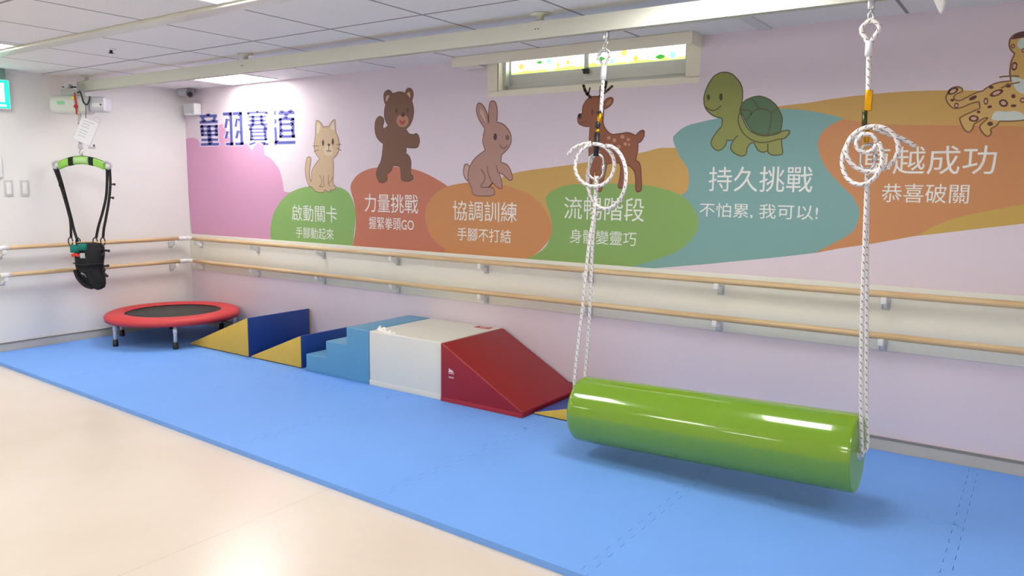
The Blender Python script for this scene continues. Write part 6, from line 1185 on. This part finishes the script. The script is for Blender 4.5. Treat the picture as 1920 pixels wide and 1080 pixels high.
for sgn in (-1, 1):
    m = MB(); m.use(GREYPLAS)
    m.tube(smooth_path([Lp(.160*sgn, .03, 1.442), Lp(.190*sgn, .03, 1.452), Lp(.217*sgn, .03, 1.442), Lp(.220*sgn, .03, 1.418), Lp(.206*sgn, .03, 1.402), Lp(.190*sgn, .03, 1.408)], 5), .010, 10); m.build('end_hook', None, t)
m = MB(); m.use(CHROME).tube(ring_pts(Lp(.002, .03, 1.500), N, (0, 0, 1), .012, .018, 18, 0, 2*pi*.95), .0045, 8); m.build('bar_ring', None, t)

t = thing('harness', 'black walking harness vest hanging by straps from the spreader bar', 'harness', tuple(Lp(.02, .03, .65)))
secs = [(.826, -.070, .112, .050), (.80, -.102, .131, .064), (.74, -.094, .130, .066), (.665, -.097, .120, .066), (.60, -.086, .121, .060), (.55, -.056, .124, .054), (.51, -.030, .128, .046), (.48, .000, .118, .036), (.468, .012, .095, .020)]
m = MB(); m.use(BLACKFAB)
rings = []
for z, a, b, hd in secs:
    c = (a+b)/2; hw = (b-a)/2
    rings.append([Lp(c+hw*cos(th)+.004*sin(9*th+z*40), .03+hd*sin(th)*(1+.12*sin(5*th+z*60)), z+.006*sin(3*th+z*30)) for th in [2*pi*k/28 for k in range(28)]])
m.loft(rings); m.build('vest', None, t)
m = MB(); m.use(TEALFAB)
for (t0, z0, t1, z1, d) in ((-.098, .800, -.03, .775, .087), (-.03, .812, .032, .792, .098)):
    m.loft([[Lp(t0+(t1-t0)*k/5, d+.006*sin(k*1.1)+(k/5)*.006+dd, (z0+z1)/2+zz*(abs(z0-z1)+.012)) for dd, zz in ((-.02, -.8), (.004, -.8), (.006, .8), (-.02, .8))] for k in range(6)])
m.build('teal_trim', None, t)
m = MB(); m.use(REDFAB)
for q, (tc_, zc_) in enumerate(((-.078, .737), (-.055, .742), (-.036, .738))):
    m.box((-.012, -.003, -.012), (.012, .003, .012), .002, Matrix.Translation(Lp(tc_, .092+.004*q, zc_)) @ Matrix.Rotation(math.atan2(U.y, U.x), 4, 'Z') @ Matrix.Rotation(.3*q-.2, 4, 'Y'))
m.build('red_patch', None, t)
m = MB(); m.use(GREYPLAS).box((-.020, -.004, -.020), (.020, .004, .020), .004, Matrix.Translation(Lp(.000, .100, .735)) @ Matrix.Rotation(math.atan2(U.y, U.x), 4, 'Z')); m.build('grey_buckle', None, t)
for zz, tt in ((.645, .09), (.70, .09)):
    pass
m = MB(); m.use(BLACKFAB)
m.tube(smooth_path([Lp(-.08, .085, .675), Lp(0, .103, .662), Lp(.08, .095, .668), Lp(.125, .05, .67)], 5), .014, 8, flat=.3); m.build('waist_belt', None, t)
m = MB(); m.use(mat('dark_loop', (22, 22, 25), .8))
m.tube(smooth_path([Lp(-.075, .075, .62), Lp(-.045, .092, .56), Lp(.0, .085, .505), Lp(.045, .07, .487)], 6), .02, 10, flat=.5)
m.tube(smooth_path([Lp(.025, .085, .62), Lp(.04, .088, .56), Lp(.075, .075, .50), Lp(.105, .06, .485)], 6), .02, 10, flat=.5)
m.build('leg_loop', None, t)
m = MB(); m.use(mat('grey_webbing', (150, 152, 158), .7)).tube([Lp(-.018, .098, .60), Lp(.002, .1, .588)], .010, 8, flat=.5); m.tube([Lp(.005, .1, .592), Lp(.018, .1, .568)], .005, 8, flat=.6); m.build('webbing_end', None, t)
for a, b in (((.125, .775), (.182, .772)), ((.125, .648), (.170, .655)), ((.118, .61), (.158, .575))):
    m = MB(); m.use(BLACKPLAS).tube([Lp(a[0], .05, a[1]), Lp(b[0], .06, b[1])], .0085, 8); m.ball(Lp(b[0], .06, b[1]), .011); m.build('toggle', None, t)
for a in ((.132, .74), (.130, .62)):
    m = MB(); m.use(BLACKPLAS).ball(Lp(a[0], .05, a[1]), .014); m.build('strap_knot', None, t)
def strap(pts, r=.011):
    m = MB(); m.use(BLACKFAB).tube(smooth_path([Lp(*p) for p in pts], 6), r, 8, flat=.3); return m.build('strap', None, t)
strap([(-.215, .03, 1.405), (-.190, .035, 1.34), (-.160, .04, 1.24), (-.120, .04, 1.06), (-.107, .045, .98), (-.108, .05, .865)])
strap([(-.190, .03, 1.403), (-.165, .03, 1.30), (-.140, .03, 1.18), (-.108, .03, 1.02), (-.075, .06, .93), (-.035, .09, .842)])
strap([(.192, .03, 1.403), (.186, .03, 1.30), (.170, .03, 1.18), (.135, .03, 1.06), (.105, .04, .96), (.086, .05, .868)])
strap([(.212, .03, 1.405), (.212, .035, 1.28), (.195, .04, 1.15), (.165, .04, 1.02), (.145, .04, .94), (.134, .04, .868)])
for tt, d in ((-.108, .06), (-.030, .095), (.082, .06), (.134, .045)):
    m = MB(); m.use(BLACKPLAS).tube(ring_pts(Lp(tt, d, .842), U, (0, 0, 1), .017, .030, 22, 0, 2*pi*.96), .0045, 8); m.build('buckle_ring', None, t)
for tt, z in ((.213, 1.285), (.196, 1.182)):
    m = MB(); m.use(BLACKPLAS).tube([Lp(tt, .04, z), Lp(tt+.035, .05, z-.002)], .0055, 8); m.ball(Lp(tt+.038, .05, z-.002), .010); m.build('strap_toggle', None, t)
for a in ((-.170, 1.285), (-.148, 1.212)):
    m = MB(); m.use(BLACKPLAS).tube(ring_pts(Lp(a[0], .045, a[1]), U*.8+N*.2, Vector((.1, 0, 1)), .010, .026, 18, 0, 2*pi*.95), .003, 6); m.build('strap_slider', None, t)

t = thing('instruction_card', 'tilted white paper card in a clear sleeve hanging from the lift', 'card', tuple(Lp(.095, .11, 1.68)))
c4 = [Lp(.066, .11, 1.785), Lp(.197, .115, 1.737), Lp(.118, .12, 1.569), Lp(-.005, .115, 1.621)]
m = MB(); m.use(PAPER); m.loft([[p+N*.0012 for p in c4], [p-N*.0012 for p in c4]], True, False); cd = m.build('paper_sheet', None, t)
def on_card(a, b): return c4[0].lerp(c4[1], a).lerp(c4[3].lerp(c4[2], a), b)+N*.0018
m = MB(); m.use(PAPERLINE)
for b in (.10, .22, .34, .5, .62, .74):
    q = [on_card(.15, b), on_card(.6 if b > .1 else .8, b), on_card(.6 if b > .1 else .8, b+.025), on_card(.15, b+.025)]
    m.face([m.bm.verts.new(p) for p in q])
m.build('paper_print', None, cd, recalc=False)
m = MB(); m.use(mat('card_sleeve_edge', (222, 224, 232), .25))
m.tube([c4[0], c4[1], c4[2], c4[3]], .0022, 6, closed=True); m.tube(smooth_path([c4[1], c4[1]+Vector((.012, .01, .03)), c4[1]+Vector((-.02, -.01, .045)), c4[1].lerp(c4[0], .3)+Vector((0, 0, .02))], 5), .005, 6); m.build('sleeve_edge', None, t)
m = MB(); m.use(BLACKPLAS).tube(smooth_path([Lp(.09, .088, 1.876), Lp(.094, .10, 1.82), Lp(.096, .11, 1.772)], 5), .0025, 6); m.build('cord', None, t)
m = MB(); m.use(GREYPLAS).box((-.024, -.008, -.008), (.024, .008, .008), .003, Matrix.Translation(Lp(.125, .105, 1.556)) @ Matrix.Rotation(math.atan2(U.y, U.x), 4, 'Z')); m.use(BLACKPLAS).tube([Lp(.14, .105, 1.556), Lp(.143, .105, 1.58)], .006, 8); m.build('clip', None, t)
